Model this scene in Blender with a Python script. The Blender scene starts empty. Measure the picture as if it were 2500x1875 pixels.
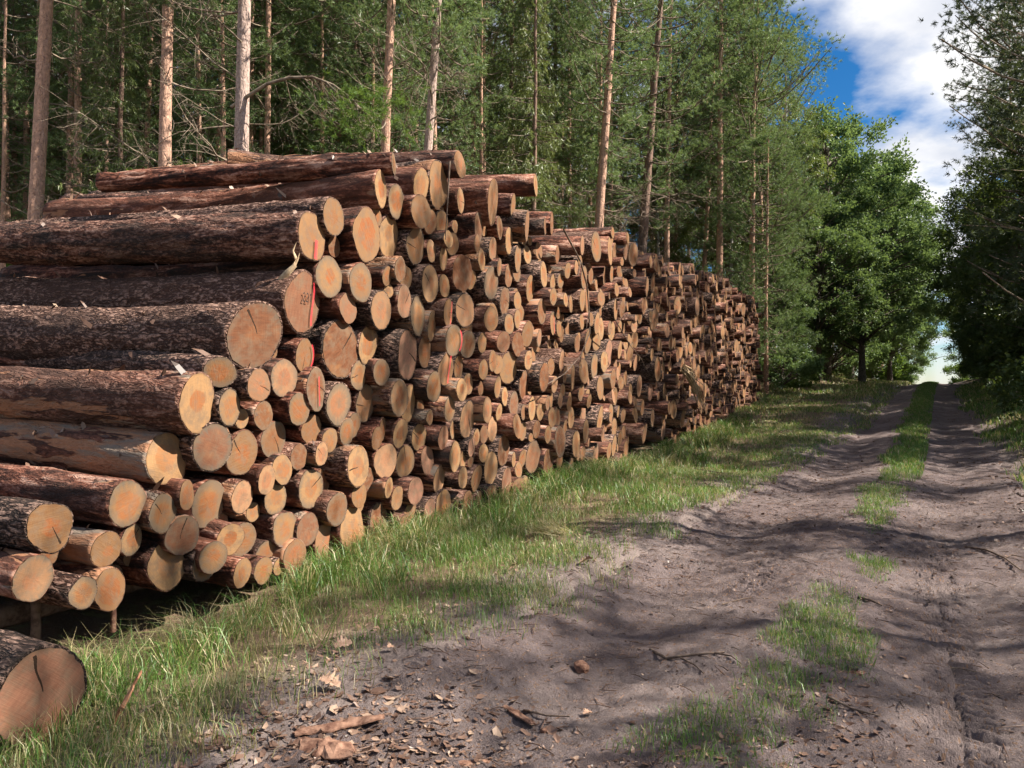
import bpy, math, random
import numpy as np
from mathutils import Vector, Matrix

R = math.radians
scene = bpy.context.scene
col = scene.collection

# ------------------------------------------------------------------ camera, sky, sun, exposure
cam_d = bpy.data.cameras.new('camera')
cam_d.sensor_width = 36.0
cam_d.lens = 27.05
cam_d.clip_start = 0.05
cam_d.clip_end = 3000
cam = bpy.data.objects.new('camera', cam_d)
cam.location = (0, 0, 1.6)
cam.rotation_euler = (R(90), 0, 0)
col.objects.link(cam)
scene.camera = cam

SUN_AZ = R(-6)      # from +x, negative = towards the camera side
SUN_EL = R(44)
sun_dir = Vector((math.cos(SUN_EL) * math.cos(SUN_AZ), math.cos(SUN_EL) * math.sin(SUN_AZ), math.sin(SUN_EL)))
sd = bpy.data.lights.new('sun', 'SUN')
sd.energy = 5.0
sd.angle = R(0.5)
sd.color = (1.0, 0.93, 0.82)
so = bpy.data.objects.new('sun', sd)
so.rotation_euler = sun_dir.to_track_quat('Z', 'Y').to_euler()
so.location = (20, -5, 30)
col.objects.link(so)

world = bpy.data.worlds.new('World')
scene.world = world
world.use_nodes = True
wn, wl = world.node_tree.nodes, world.node_tree.links
wn.clear()
w_out = wn.new('ShaderNodeOutputWorld')
w_bg = wn.new('ShaderNodeBackground')
w_sky = wn.new('ShaderNodeTexSky')
w_sky.sky_type = 'NISHITA'
w_sky.sun_disc = False
w_sky.sun_elevation = SUN_EL
w_sky.sun_rotation = R(90) - SUN_AZ
w_sky.air_density = 0.9
w_sky.dust_density = 0.1
w_sky.ozone_density = 5.0
w_bg.inputs['Strength'].default_value = 0.060
# broken cumulus over the whole sky: noise on the cloud layer seen along each direction
w_tc = wn.new('ShaderNodeTexCoord')
w_sep = wn.new('ShaderNodeSeparateXYZ')
wl.new(w_tc.outputs['Generated'], w_sep.inputs[0])
w_z = wn.new('ShaderNodeMath'); w_z.operation = 'ADD'; w_z.inputs[1].default_value = 0.22
w_zm = wn.new('ShaderNodeMath'); w_zm.operation = 'MAXIMUM'; w_zm.inputs[1].default_value = 0.03
wl.new(w_sep.outputs['Z'], w_zm.inputs[0]); wl.new(w_zm.outputs[0], w_z.inputs[0])
w_dx = wn.new('ShaderNodeMath'); w_dx.operation = 'DIVIDE'
w_dy = wn.new('ShaderNodeMath'); w_dy.operation = 'DIVIDE'
wl.new(w_sep.outputs['X'], w_dx.inputs[0]); wl.new(w_z.outputs[0], w_dx.inputs[1])
wl.new(w_sep.outputs['Y'], w_dy.inputs[0]); wl.new(w_z.outputs[0], w_dy.inputs[1])
w_cmb = wn.new('ShaderNodeCombineXYZ')
wl.new(w_dx.outputs[0], w_cmb.inputs[0]); wl.new(w_dy.outputs[0], w_cmb.inputs[1])
CLOUD_SEED = 14.4
w_cmb.inputs[2].default_value = CLOUD_SEED
w_off = wn.new('ShaderNodeVectorMath'); w_off.operation = 'ADD'; w_off.inputs[1].default_value = (-0.25, 0.06, 0.0)
wl.new(w_cmb.outputs[0], w_off.inputs[0])
w_n = wn.new('ShaderNodeTexNoise')
w_n.inputs['Scale'].default_value = 1.8
w_n.inputs['Detail'].default_value = 7
w_n.inputs['Roughness'].default_value = 0.52
wl.new(w_off.outputs[0], w_n.inputs['Vector'])
w_r = wn.new('ShaderNodeValToRGB')
w_r.color_ramp.elements[0].position = 0.46
w_r.color_ramp.elements[1].position = 0.58
wl.new(w_n.outputs['Fac'], w_r.inputs['Fac'])
w_n2 = wn.new('ShaderNodeTexNoise')
w_n2.inputs['Scale'].default_value = 2.6
w_n2.inputs['Detail'].default_value = 5
wl.new(w_off.outputs[0], w_n2.inputs['Vector'])
w_r2 = wn.new('ShaderNodeValToRGB')
w_r2.color_ramp.elements[0].position = 0.36
w_r2.color_ramp.elements[0].color = (4.2, 4.5, 5.2, 1)
w_r2.color_ramp.elements[1].position = 0.56
w_r2.color_ramp.elements[1].color = (7.4, 7.3, 7.3, 1)
wl.new(w_n2.outputs['Fac'], w_r2.inputs['Fac'])
w_mix = wn.new('ShaderNodeMix'); w_mix.data_type = 'RGBA'
wl.new(w_r.outputs['Color'], w_mix.inputs['Factor'])
w_hsv = wn.new('ShaderNodeHueSaturation'); w_hsv.inputs['Saturation'].default_value = 1.30; w_hsv.inputs['Value'].default_value = 0.8
wl.new(w_sky.outputs['Color'], w_hsv.inputs['Color'])
wl.new(w_hsv.outputs['Color'], w_mix.inputs['A'])
wl.new(w_r2.outputs['Color'], w_mix.inputs['B'])
wl.new(w_mix.outputs['Result'], w_bg.inputs['Color'])
wl.new(w_bg.outputs[0], w_out.inputs['Surface'])

scene.view_settings.view_transform = 'Standard'
scene.view_settings.look = 'None'
scene.view_settings.gamma = 1
scene.view_settings.use_curve_mapping = False
scene.view_settings.exposure = 1.42

scene.render.engine = 'CYCLES'
scene.cycles.use_denoising = True
scene.cycles.use_adaptive_sampling = True
scene.cycles.adaptive_threshold = 0.03
scene.cycles.max_bounces = 4
scene.cycles.diffuse_bounces = 3
scene.cycles.glossy_bounces = 2
scene.cycles.transmission_bounces = 3
scene.cycles.transparent_max_bounces = 8
scene.cycles.sample_clamp_indirect = 4.0

# ------------------------------------------------------------------ helpers
rng = np.random.default_rng(11)


def tag(o, label=None, cat=None, group=None, kind=None):
    if label: o['label'] = label
    if cat: o['category'] = cat
    if group: o['group'] = group
    if kind: o['kind'] = kind
    return o


def empty(name, loc=(0, 0, 0), rz=0.0):
    o = bpy.data.objects.new(name, None)
    o.empty_display_size = 0.3
    o.location = loc
    o.rotation_euler = (0, 0, rz)
    col.objects.link(o)
    return o


def mesh_np(name, V, F, mats=(), midx=None, attrs=None, smooth=True):
    """V (n,3); F list of int arrays (m,k) - k may differ between arrays."""
    me = bpy.data.meshes.new(name)
    V = np.ascontiguousarray(V, dtype=np.float32)
    if not isinstance(F, (list, tuple)): F = [F]
    F = [np.asarray(f, dtype=np.int32) for f in F if len(f)]
    nl = sum(f.size for f in F); nf = sum(len(f) for f in F)
    me.vertices.add(len(V)); me.vertices.foreach_set('co', V.ravel())
    me.loops.add(nl); me.polygons.add(nf)
    me.loops.foreach_set('vertex_index', np.concatenate([f.ravel() for f in F]))
    tot = np.concatenate([np.full(len(f), f.shape[1], np.int32) for f in F])
    st = np.concatenate([[0], np.cumsum(tot)[:-1]]).astype(np.int32)
    me.polygons.foreach_set('loop_start', st)
    me.polygons.foreach_set('loop_total', tot)
    for m in mats: me.materials.append(m)
    if midx is not None: me.polygons.foreach_set('material_index', np.asarray(midx, np.int32))
    me.polygons.foreach_set('use_smooth', np.full(nf, smooth, bool))
    for k, (typ, arr) in (attrs or {}).items():
        at = me.attributes.new(k, typ, 'POINT')
        key = {'FLOAT': 'value', 'FLOAT_VECTOR': 'vector', 'FLOAT_COLOR': 'color'}[typ]
        at.data.foreach_set(key, np.ascontiguousarray(arr, dtype=np.float32).ravel())
    me.update(calc_edges=True)
    return me


def obj(name, me, parent=None, loc=None, rot=None, scale=None):
    o = bpy.data.objects.new(name, me)
    col.objects.link(o)
    if parent is not None: o.parent = parent
    if loc is not None: o.location = loc
    if rot is not None: o.rotation_euler = rot
    if scale is not None: o.scale = scale
    return o


def _hash(ix, iy, iz, seed):
    h = (ix.astype(np.uint32) * np.uint32(374761393) + iy.astype(np.uint32) * np.uint32(668265263)
         + iz.astype(np.uint32) * np.uint32(2147483647) + np.uint32((seed * 1274126177) & 0xffffffff))
    h = (h ^ (h >> np.uint32(13))) * np.uint32(1274126177)
    h = h ^ (h >> np.uint32(16))
    return (h & np.uint32(0xffffff)).astype(np.float64) / float(0xffffff)


def vnoise(x, y, z=0.0, seed=0):
    x, y, z = np.broadcast_arrays(np.asarray(x, float), np.asarray(y, float), np.asarray(z, float))
    ix, iy, iz = np.floor(x).astype(np.int64), np.floor(y).astype(np.int64), np.floor(z).astype(np.int64)
    fx, fy, fz = x - ix, y - iy, z - iz
    fx = fx * fx * (3 - 2 * fx); fy = fy * fy * (3 - 2 * fy); fz = fz * fz * (3 - 2 * fz)
    out = 0
    for dx in (0, 1):
        for dy in (0, 1):
            for dz in (0, 1):
                w = (fx if dx else 1 - fx) * (fy if dy else 1 - fy) * (fz if dz else 1 - fz)
                out = out + w * _hash(ix + dx, iy + dy, iz + dz, seed)
    return out * 2 - 1


def fbm(x, y, z=0.0, seed=0, oct=4, gain=0.5):
    a, f, s = 1.0, 1.0, 0
    for k in range(oct):
        s = s + a * vnoise(np.asarray(x) * f, np.asarray(y) * f, np.asarray(z) * f, seed + 17 * k)
        a *= gain; f *= 2.03
    return s


def sstep(e0, e1, x):
    t = np.clip((np.asarray(x, float) - e0) / (e1 - e0), 0, 1)
    return t * t * (3 - 2 * t)


# ------------------------------------------------------------------ materials
class M:
    def __init__(self, name):
        self.m = bpy.data.materials.new(name)
        self.m.use_nodes = True
        self.t = self.m.node_tree
        self.n = self.t.nodes
        self.n.clear()
        self.out = self.n.new('ShaderNodeOutputMaterial')

    def _set(self, sock, v):
        if isinstance(v, bpy.types.NodeSocket): self.t.links.new(v, sock)
        elif v is not None:
            if isinstance(v, tuple) and len(v) == 3 and sock.type == 'RGBA': v = (*v, 1)
            if isinstance(v, (int, float)) and sock.type == 'RGBA': v = (v, v, v, 1)
            sock.default_value = v

    def attr(self, name, out='Vector'):
        a = self.n.new('ShaderNodeAttribute'); a.attribute_name = name
        return a.outputs[out]

    def math(self, op, a, b=None, c=None, clamp=False):
        x = self.n.new('ShaderNodeMath'); x.operation = op; x.use_clamp = clamp
        self._set(x.inputs[0], a); self._set(x.inputs[1], b); self._set(x.inputs[2], c)
        return x.outputs[0]

    def vmath(self, op, a, b=None, scale=None):
        x = self.n.new('ShaderNodeVectorMath'); x.operation = op
        self._set(x.inputs[0], a); self._set(x.inputs[1], b)
        if scale is not None: self._set(x.inputs['Scale'], scale)
        return x.outputs['Value' if op in ('LENGTH', 'DOT_PRODUCT', 'DISTANCE') else 'Vector']

    def noise(self, vec, scale, detail=3, rough=0.5, dist=0.0, out='Fac'):
        x = self.n.new('ShaderNodeTexNoise')
        self._set(x.inputs['Vector'], vec)
        x.inputs['Scale'].default_value = scale; x.inputs['Detail'].default_value = detail
        x.inputs['Roughness'].default_value = rough; x.inputs['Distortion'].default_value = dist
        return x.outputs[out]

    def voro(self, vec, scale, feature='F1', out='Distance', rand=1.0):
        x = self.n.new('ShaderNodeTexVoronoi'); x.feature = feature
        self._set(x.inputs['Vector'], vec); x.inputs['Scale'].default_value = scale
        x.inputs['Randomness'].default_value = rand
        return x.outputs[out]

    def ramp(self, fac, stops):
        x = self.n.new('ShaderNodeValToRGB'); self._set(x.inputs[0], fac)
        e = x.color_ramp.elements
        while len(e) < len(stops): e.new(0.5)
        for el, (p, c) in zip(e, stops):
            el.position = p; el.color = (c, c, c, 1) if isinstance(c, (int, float)) else (*c, 1)
        return x.outputs['Color']

    def mix(self, f, a, b, blend='MIX'):
        x = self.n.new('ShaderNodeMix'); x.data_type = 'RGBA'; x.blend_type = blend
        self._set(x.inputs['Factor'], f); self._set(x.inputs['A'], a); self._set(x.inputs['B'], b)
        return x.outputs['Result']

    def sep(self, v):
        x = self.n.new('ShaderNodeSeparateXYZ'); self._set(x.inputs[0], v); return x.outputs

    def comb(self, a, b, c):
        x = self.n.new('ShaderNodeCombineXYZ')
        for s, v in zip(x.inputs, (a, b, c)): self._set(s, v)
        return x.outputs[0]

    def smooth(self, v, a, b):
        x = self.n.new('ShaderNodeMapRange'); x.interpolation_type = 'SMOOTHSTEP'
        self._set(x.inputs['Value'], v); self._set(x.inputs['From Min'], a); self._set(x.inputs['From Max'], b)
        return x.outputs['Result']

    def coord(self, out='Object'):
        return self.n.new('ShaderNodeTexCoord').outputs[out]

    def bump(self, h, strength=0.5, dist=0.01, normal=None):
        x = self.n.new('ShaderNodeBump'); self._set(x.inputs['Height'], h)
        x.inputs['Strength'].default_value = strength; x.inputs['Distance'].default_value = dist
        if normal is not None: self._set(x.inputs['Normal'], normal)
        return x.outputs[0]

    def principled(self, color, rough=0.8, normal=None, spec=0.25):
        p = self.n.new('ShaderNodeBsdfPrincipled')
        self._set(p.inputs['Base Color'], color); self._set(p.inputs['Roughness'], rough)
        p.inputs['Specular IOR Level'].default_value = spec
        if normal is not None: self._set(p.inputs['Normal'], normal)
        self.t.links.new(p.outputs[0], self.out.inputs[0])
        return self.m

    def leaf(self, color, trans=0.4, gloss=0.06, rough=0.5, tcol=None):
        d = self.n.new('ShaderNodeBsdfDiffuse'); self._set(d.inputs[0], color)
        t = self.n.new('ShaderNodeBsdfTranslucent'); self._set(t.inputs[0], tcol if tcol is not None else color)
        a = self.n.new('ShaderNodeMixShader'); a.inputs[0].default_value = trans
        self.t.links.new(d.outputs[0], a.inputs[1]); self.t.links.new(t.outputs[0], a.inputs[2])
        g = self.n.new('ShaderNodeBsdfGlossy'); g.inputs['Roughness'].default_value = rough
        b = self.n.new('ShaderNodeMixShader'); b.inputs[0].default_value = gloss
        self.t.links.new(a.outputs[0], b.inputs[1]); self.t.links.new(g.outputs[0], b.inputs[2])
        self.t.links.new(b.outputs[0], self.out.inputs[0])
        return self.m


def mat_cut():
    m = M('sawn_wood')
    fc = m.attr('fc'); fp = m.attr('fp'); fq = m.attr('fq')
    x, y, rnd = m.sep(fc); heart, tone, grey = m.sep(fp); brown, crack, pink = m.sep(fq)
    pos = m.comb(x, y, m.math('MULTIPLY', rnd, 37.0))
    n1 = m.noise(pos, 1.6, 3); n2 = m.noise(pos, 9, 3)
    off = m.math('MULTIPLY', m.math('SUBTRACT', n1, 0.5), 0.5)
    r = m.vmath('LENGTH', m.comb(x, y, 0.0))
    rr = m.math('ADD', r, off)
    hm = m.smooth(m.math('ADD', rr, m.math('MULTIPLY', m.math('SUBTRACT', n2, 0.5), 0.14)), m.math('ADD', heart, 0.07), m.math('SUBTRACT', heart, 0.05))
    hm = m.math('MULTIPLY', hm, m.math('ADD', 0.40, m.math('MULTIPLY', m.math('FRACT', m.math('MULTIPLY', rnd, 7.7)), 0.60)))
    sap = m.mix(tone, (0.160, 0.076, 0.033), (0.320, 0.182, 0.085))
    hrt = m.mix(n1, (0.215, 0.056, 0.016), (0.31, 0.098, 0.029))
    c = m.mix(hm, sap, hrt)
    ring = m.math('SINE', m.math('ADD', m.math('MULTIPLY', m.math('ADD', r, m.math('MULTIPLY', off, 0.5)), 58.0), m.math('MULTIPLY', n1, 9.0)))
    c = m.mix(m.math('MULTIPLY', m.smooth(ring, 0.1, 1.0), 0.22), c, (0.25, 0.12, 0.05))
    # saw lines across the cut
    ang = m.math('MULTIPLY', rnd, 6.28)
    ca, sa = m.math('COSINE', ang), m.math('SINE', ang)
    ux = m.math('SUBTRACT', m.math('MULTIPLY', x, ca), m.math('MULTIPLY', y, sa))
    uy = m.math('ADD', m.math('MULTIPLY', x, sa), m.math('MULTIPLY', y, ca))
    saw = m.noise(m.comb(m.math('MULTIPLY', ux, 26.0), m.math('MULTIPLY', uy, 1.2), rnd), 1.0, 3, 0.6)
    c = m.mix(m.math('MULTIPLY', m.smooth(saw, 0.42, 0.66), 0.55), c, (0.24, 0.14, 0.07))
    fib = m.noise(m.comb(m.math('MULTIPLY', ux, 3.0), m.math('MULTIPLY', uy, 14.0), m.math('MULTIPLY', rnd, 9.0)), 1.0, 4, 0.6)
    bc = m.mix(fib, (0.060, 0.022, 0.012), (0.215, 0.085, 0.038))
    c = m.mix(m.math('MULTIPLY', brown, m.smooth(n1, 0.2, 0.5)), c, bc)
    c = m.mix(m.math('MULTIPLY', pink, 0.75), c, m.mix(fib, (0.26, 0.115, 0.075), (0.40, 0.215, 0.145)))
    # grey, blue-stained outer rim with radial fingers
    an = m.math('ARCTAN2', y, x)
    fing = m.noise(m.comb(m.math('MULTIPLY', m.math('COSINE', an), 3.5), m.math('MULTIPLY', m.math('SINE', an), 3.5), m.math('MULTIPLY', rnd, 21.0)), 2.2, 4, 0.65)
    rim = m.smooth(m.math('ADD', r, m.math('MULTIPLY', m.math('SUBTRACT', fing, 0.5), 0.7)), m.math('SUBTRACT', 1.0, m.math('MULTIPLY', grey, 0.45)), 1.05)
    c = m.mix(m.math('MULTIPLY', rim, m.math('MINIMUM', m.math('MULTIPLY', grey, 1.3), 0.9)), c, (0.115, 0.098, 0.075))
    dirt = m.noise(m.comb(m.math('MULTIPLY', x, 1.0), y, m.math('MULTIPLY', rnd, 55.0)), 2.3, 5, 0.7)
    c = m.mix(m.math('MULTIPLY', m.smooth(dirt, 0.40, 0.68), 0.75), c, (0.17, 0.115, 0.075))
    c = m.mix(m.math('MULTIPLY', m.smooth(r, 0.90, 1.0), 0.55), c, (0.13, 0.075, 0.04))
    # radial drying cracks
    kk = m.math('FRACT', m.math('ADD', m.math('MULTIPLY', an, 0.15915), m.math('MULTIPLY', rnd, 11.3)))
    kd = m.math('MULTIPLY', m.math('ABSOLUTE', m.math('SUBTRACT', kk, m.math('ADD', 0.5, m.math('MULTIPLY', m.math('SUBTRACT', n1, 0.5), 0.06)))), r)
    km = m.math('MULTIPLY', m.math('LESS_THAN', kd, m.math('ADD', 0.002, m.math('MULTIPLY', r, 0.005))), m.math('MULTIPLY', crack, m.math('LESS_THAN', rr, 0.85)))
    c = m.mix(km, c, (0.035, 0.02, 0.012))
    h = m.math('ADD', m.math('MULTIPLY', saw, 0.8), m.math('MULTIPLY', fib, 0.5))
    h = m.math('SUBTRACT', h, km)
    return m.principled(c, 0.85, m.bump(h, 0.5, 0.004), 0.15)


def mat_bark():
    m = M('pine_log_bark')
    lc = m.attr('lc'); lb = m.attr('lb')
    kind, peel, rnd = m.sep(lb)
    st = m.vmath('MULTIPLY', lc, (0.20, 1.0, 1.0))
    n1 = m.noise(st, 9, 5, 0.66, 0.5)                                       # long streaks
    n2 = m.noise(m.vmath('MULTIPLY', lc, (0.5, 1, 1)), 42, 3, 0.65, 0.3)    # flakes
    ra = m.noise(m.vmath('MULTIPLY', lc, (0.34, 1, 1)), 21, 3, 0.6, 0.5)
    fur = m.smooth(m.math('ABSOLUTE', m.math('SUBTRACT', ra, 0.5)), 0.0, 0.11)   # furrows between plates
    big = m.noise(m.vmath('MULTIPLY', lc, (0.5, 1, 1)), 2.2, 2, 0.5)
    thin_c = m.ramp(m.math('ADD', m.math('MULTIPLY', n1, 0.78), m.math('MULTIPLY', n2, 0.27)),
                    [(0.42, (0.013, 0.007, 0.006)), (0.50, (0.062, 0.021, 0.013)), (0.56, (0.205, 0.076, 0.046)), (0.64, (0.46, 0.275, 0.205))])
    rough_c = m.mix(fur, (0.016, 0.010, 0.008), m.mix(m.smooth(n2, 0.38, 0.62), (0.055, 0.029, 0.022), (0.37, 0.235, 0.18)))
    c = m.mix(m.smooth(kind, 0.35, 0.75), thin_c, rough_c)
    c = m.mix(m.smooth(big, 0.42, 0.62), c, m.mix(0.55, c, (0.030, 0.022, 0.018)))
    c = m.mix(m.math('MULTIPLY', m.smooth(rnd, 0.55, 1.0), 0.35), c, m.mix(0.6, c, (0.27, 0.11, 0.065)))
    # where the harvester rollers tore the bark off
    pn = m.noise(m.vmath('ADD', m.vmath('MULTIPLY', lc, (0.20, 1.0, 1.0)), m.comb(0.0, 0.0, m.math('MULTIPLY', rnd, 31.0))), 5.0, 4, 0.62)
    pm = m.smooth(pn, m.math('SUBTRACT', 0.735, m.math('MULTIPLY', peel, 0.33)), m.math('SUBTRACT', 0.760, m.math('MULTIPLY', peel, 0.33)))
    wood = m.mix(n2, (0.19, 0.078, 0.040), (0.39, 0.205, 0.115))
    wood = m.mix(m.smooth(n1, 0.45, 0.62), wood, (0.20, 0.155, 0.12))
    c = m.mix(pm, c, wood)
    h = m.math('ADD', m.math('MULTIPLY', fur, m.math('MULTIPLY', kind, 1.2)), m.math('ADD', m.math('MULTIPLY', n2, 0.7), m.math('MULTIPLY', n1, 0.5)))
    h = m.math('SUBTRACT', h, m.math('MULTIPLY', pm, m.math('ADD', 0.35, m.math('MULTIPLY', n2, 0.4))))
    return m.principled(c, 0.85, m.bump(h, 0.9, 0.016), 0.22)


def mat_simple(name, c0, c1, scale=8, rough=0.85, stretch=None, bumps=0.4, bd=0.01, spec=0.2, coord='Object'):
    m = M(name)
    v = m.coord(coord)
    if stretch: v = m.vmath('MULTIPLY', v, stretch)
    n = m.noise(v, scale, 5, 0.6)
    c = m.mix(m.smooth(n, 0.3, 0.7), c0, c1)
    return m.principled(c, rough, m.bump(n, bumps, bd), spec)


def mat_trunk(name, low, high, zsplit, pale=0.0):
    m = M(name)
    v = m.coord('Object')
    z = m.sep(v)[2]
    st = m.vmath('MULTIPLY', v, (1, 1, 0.3))
    warp = m.vmath('ADD', st, m.vmath('SCALE', m.noise(st, 6, 3, out='Color'), scale=0.10))
    ve = m.smooth(m.voro(warp, 11, 'DISTANCE_TO_EDGE'), 0.01, 0.12)
    n = m.noise(v, 14, 5, 0.65); n2 = m.noise(m.vmath('MULTIPLY', v, (1, 1, .5)), 3, 4)
    lo = m.mix(ve, tuple(q * 0.3 for q in low), m.mix(n, tuple(q * 0.7 for q in low), tuple(q * 1.25 for q in low)))
    hi = m.mix(m.smooth(n, 0.3, 0.7), tuple(q * 0.62 for q in high), high)
    hi = m.mix(m.math('MULTIPLY', m.smooth(m.noise(v, 26, 3), 0.55, 0.7), 0.55), hi, (0.11, 0.06, 0.045))
    k = m.smooth(m.math('ADD', z, m.math('MULTIPLY', m.math('SUBTRACT', n2, 0.5), 5.0)), zsplit - 1.5, zsplit + 1.5)
    c = m.mix(k, lo, hi)
    oi = m.n.new('ShaderNodeObjectInfo').outputs['Random']
    c = m.mix(m.math('MULTIPLY', oi, 0.30), c, m.mix(0.5, c, (0.30, 0.25, 0.22)))
    h = m.math('ADD', m.math('MULTIPLY', ve, 0.7), n)
    return m.principled(c, 0.9, m.bump(h, 0.8, 0.02), 0.15)


def mat_leaf(name, c0, c1, trans=0.4, gloss=0.05, rough=0.45, warm=None):
    m = M(name)
    v = m.attr('lv', 'Fac')
    oi = m.n.new('ShaderNodeObjectInfo').outputs['Random']
    c = m.mix(v, c0, c1)
    c = m.mix(m.math('MULTIPLY', oi, 0.35), c, warm or tuple(q * 0.6 for q in c0))
    tc = m.mix(0.6, c, m.mix(0.5, c, (0.30, 0.36, 0.03)))
    return m.leaf(c, trans, gloss, rough, tc)


MB = mat_bark()
MC = mat_cut()
M_PINE = mat_trunk('pine_trunk_bark', (0.38, 0.215, 0.155), (0.62, 0.37, 0.26), 2.5)
M_GREYPINE = mat_trunk('pale_pine_bark', (0.44, 0.335, 0.29), (0.52, 0.38, 0.32), 4.0)
M_DARKPINE = mat_trunk('dark_pine_bark', (0.13, 0.095, 0.08), (0.27, 0.17, 0.125), 7.0)
M_OAKBARK = mat_trunk('oak_bark', (0.12, 0.10, 0.08), (0.15, 0.125, 0.10), 6.0)
M_BIRCH = mat_trunk('birch_bark', (0.42, 0.40, 0.37), (0.66, 0.63, 0.59), 1.5)
M_DEAD = mat_simple('dead_branch_bark', (0.11, 0.078, 0.058), (0.30, 0.24, 0.175), 9)
M_NEEDLE = mat_leaf('pine_needles', (0.085, 0.142, 0.064), (0.225, 0.315, 0.130), 0.40, 0.03, 0.4, (0.13, 0.17, 0.075))
M_SPRUCE = mat_leaf('spruce_needles', (0.075, 0.115, 0.040), (0.215, 0.255, 0.085), 0.36, 0.05, 0.4)
M_OAK = mat_leaf('oak_leaves', (0.080, 0.145, 0.058), (0.190, 0.290, 0.118), 0.42, 0.03, 0.4)
M_BIRCHLEAF = mat_leaf('birch_leaves', (0.085, 0.135, 0.032), (0.20, 0.23, 0.060), 0.42, 0.05, 0.4)
M_BUSH = mat_leaf('bush_leaves', (0.055, 0.115, 0.022), (0.165, 0.275, 0.055), 0.42, 0.025, 0.4)
M_BROWNLEAF = mat_leaf('brown_leaves', (0.16, 0.075, 0.03), (0.28, 0.14, 0.06), 0.3, 0.05, 0.5)
M_SHADELEAF = mat_leaf('shade_tinted_oak_leaves', (0.026, 0.052, 0.018), (0.070, 0.115, 0.036), 0.28, 0.03, 0.45)  # oak leaf green darkened: paints in the shade of the backlit right-hand trees
M_SHADENEEDLE = mat_leaf('shade_tinted_pine_needles', (0.030, 0.050, 0.030), (0.075, 0.105, 0.060), 0.25, 0.04, 0.45)  # pine needle green darkened, backlit shade put into the colour
M_PALESPRUCE = mat_leaf('pale_spruce_needles', (0.105, 0.145, 0.045), (0.27, 0.31, 0.105), 0.38, 0.05, 0.4)

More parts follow.
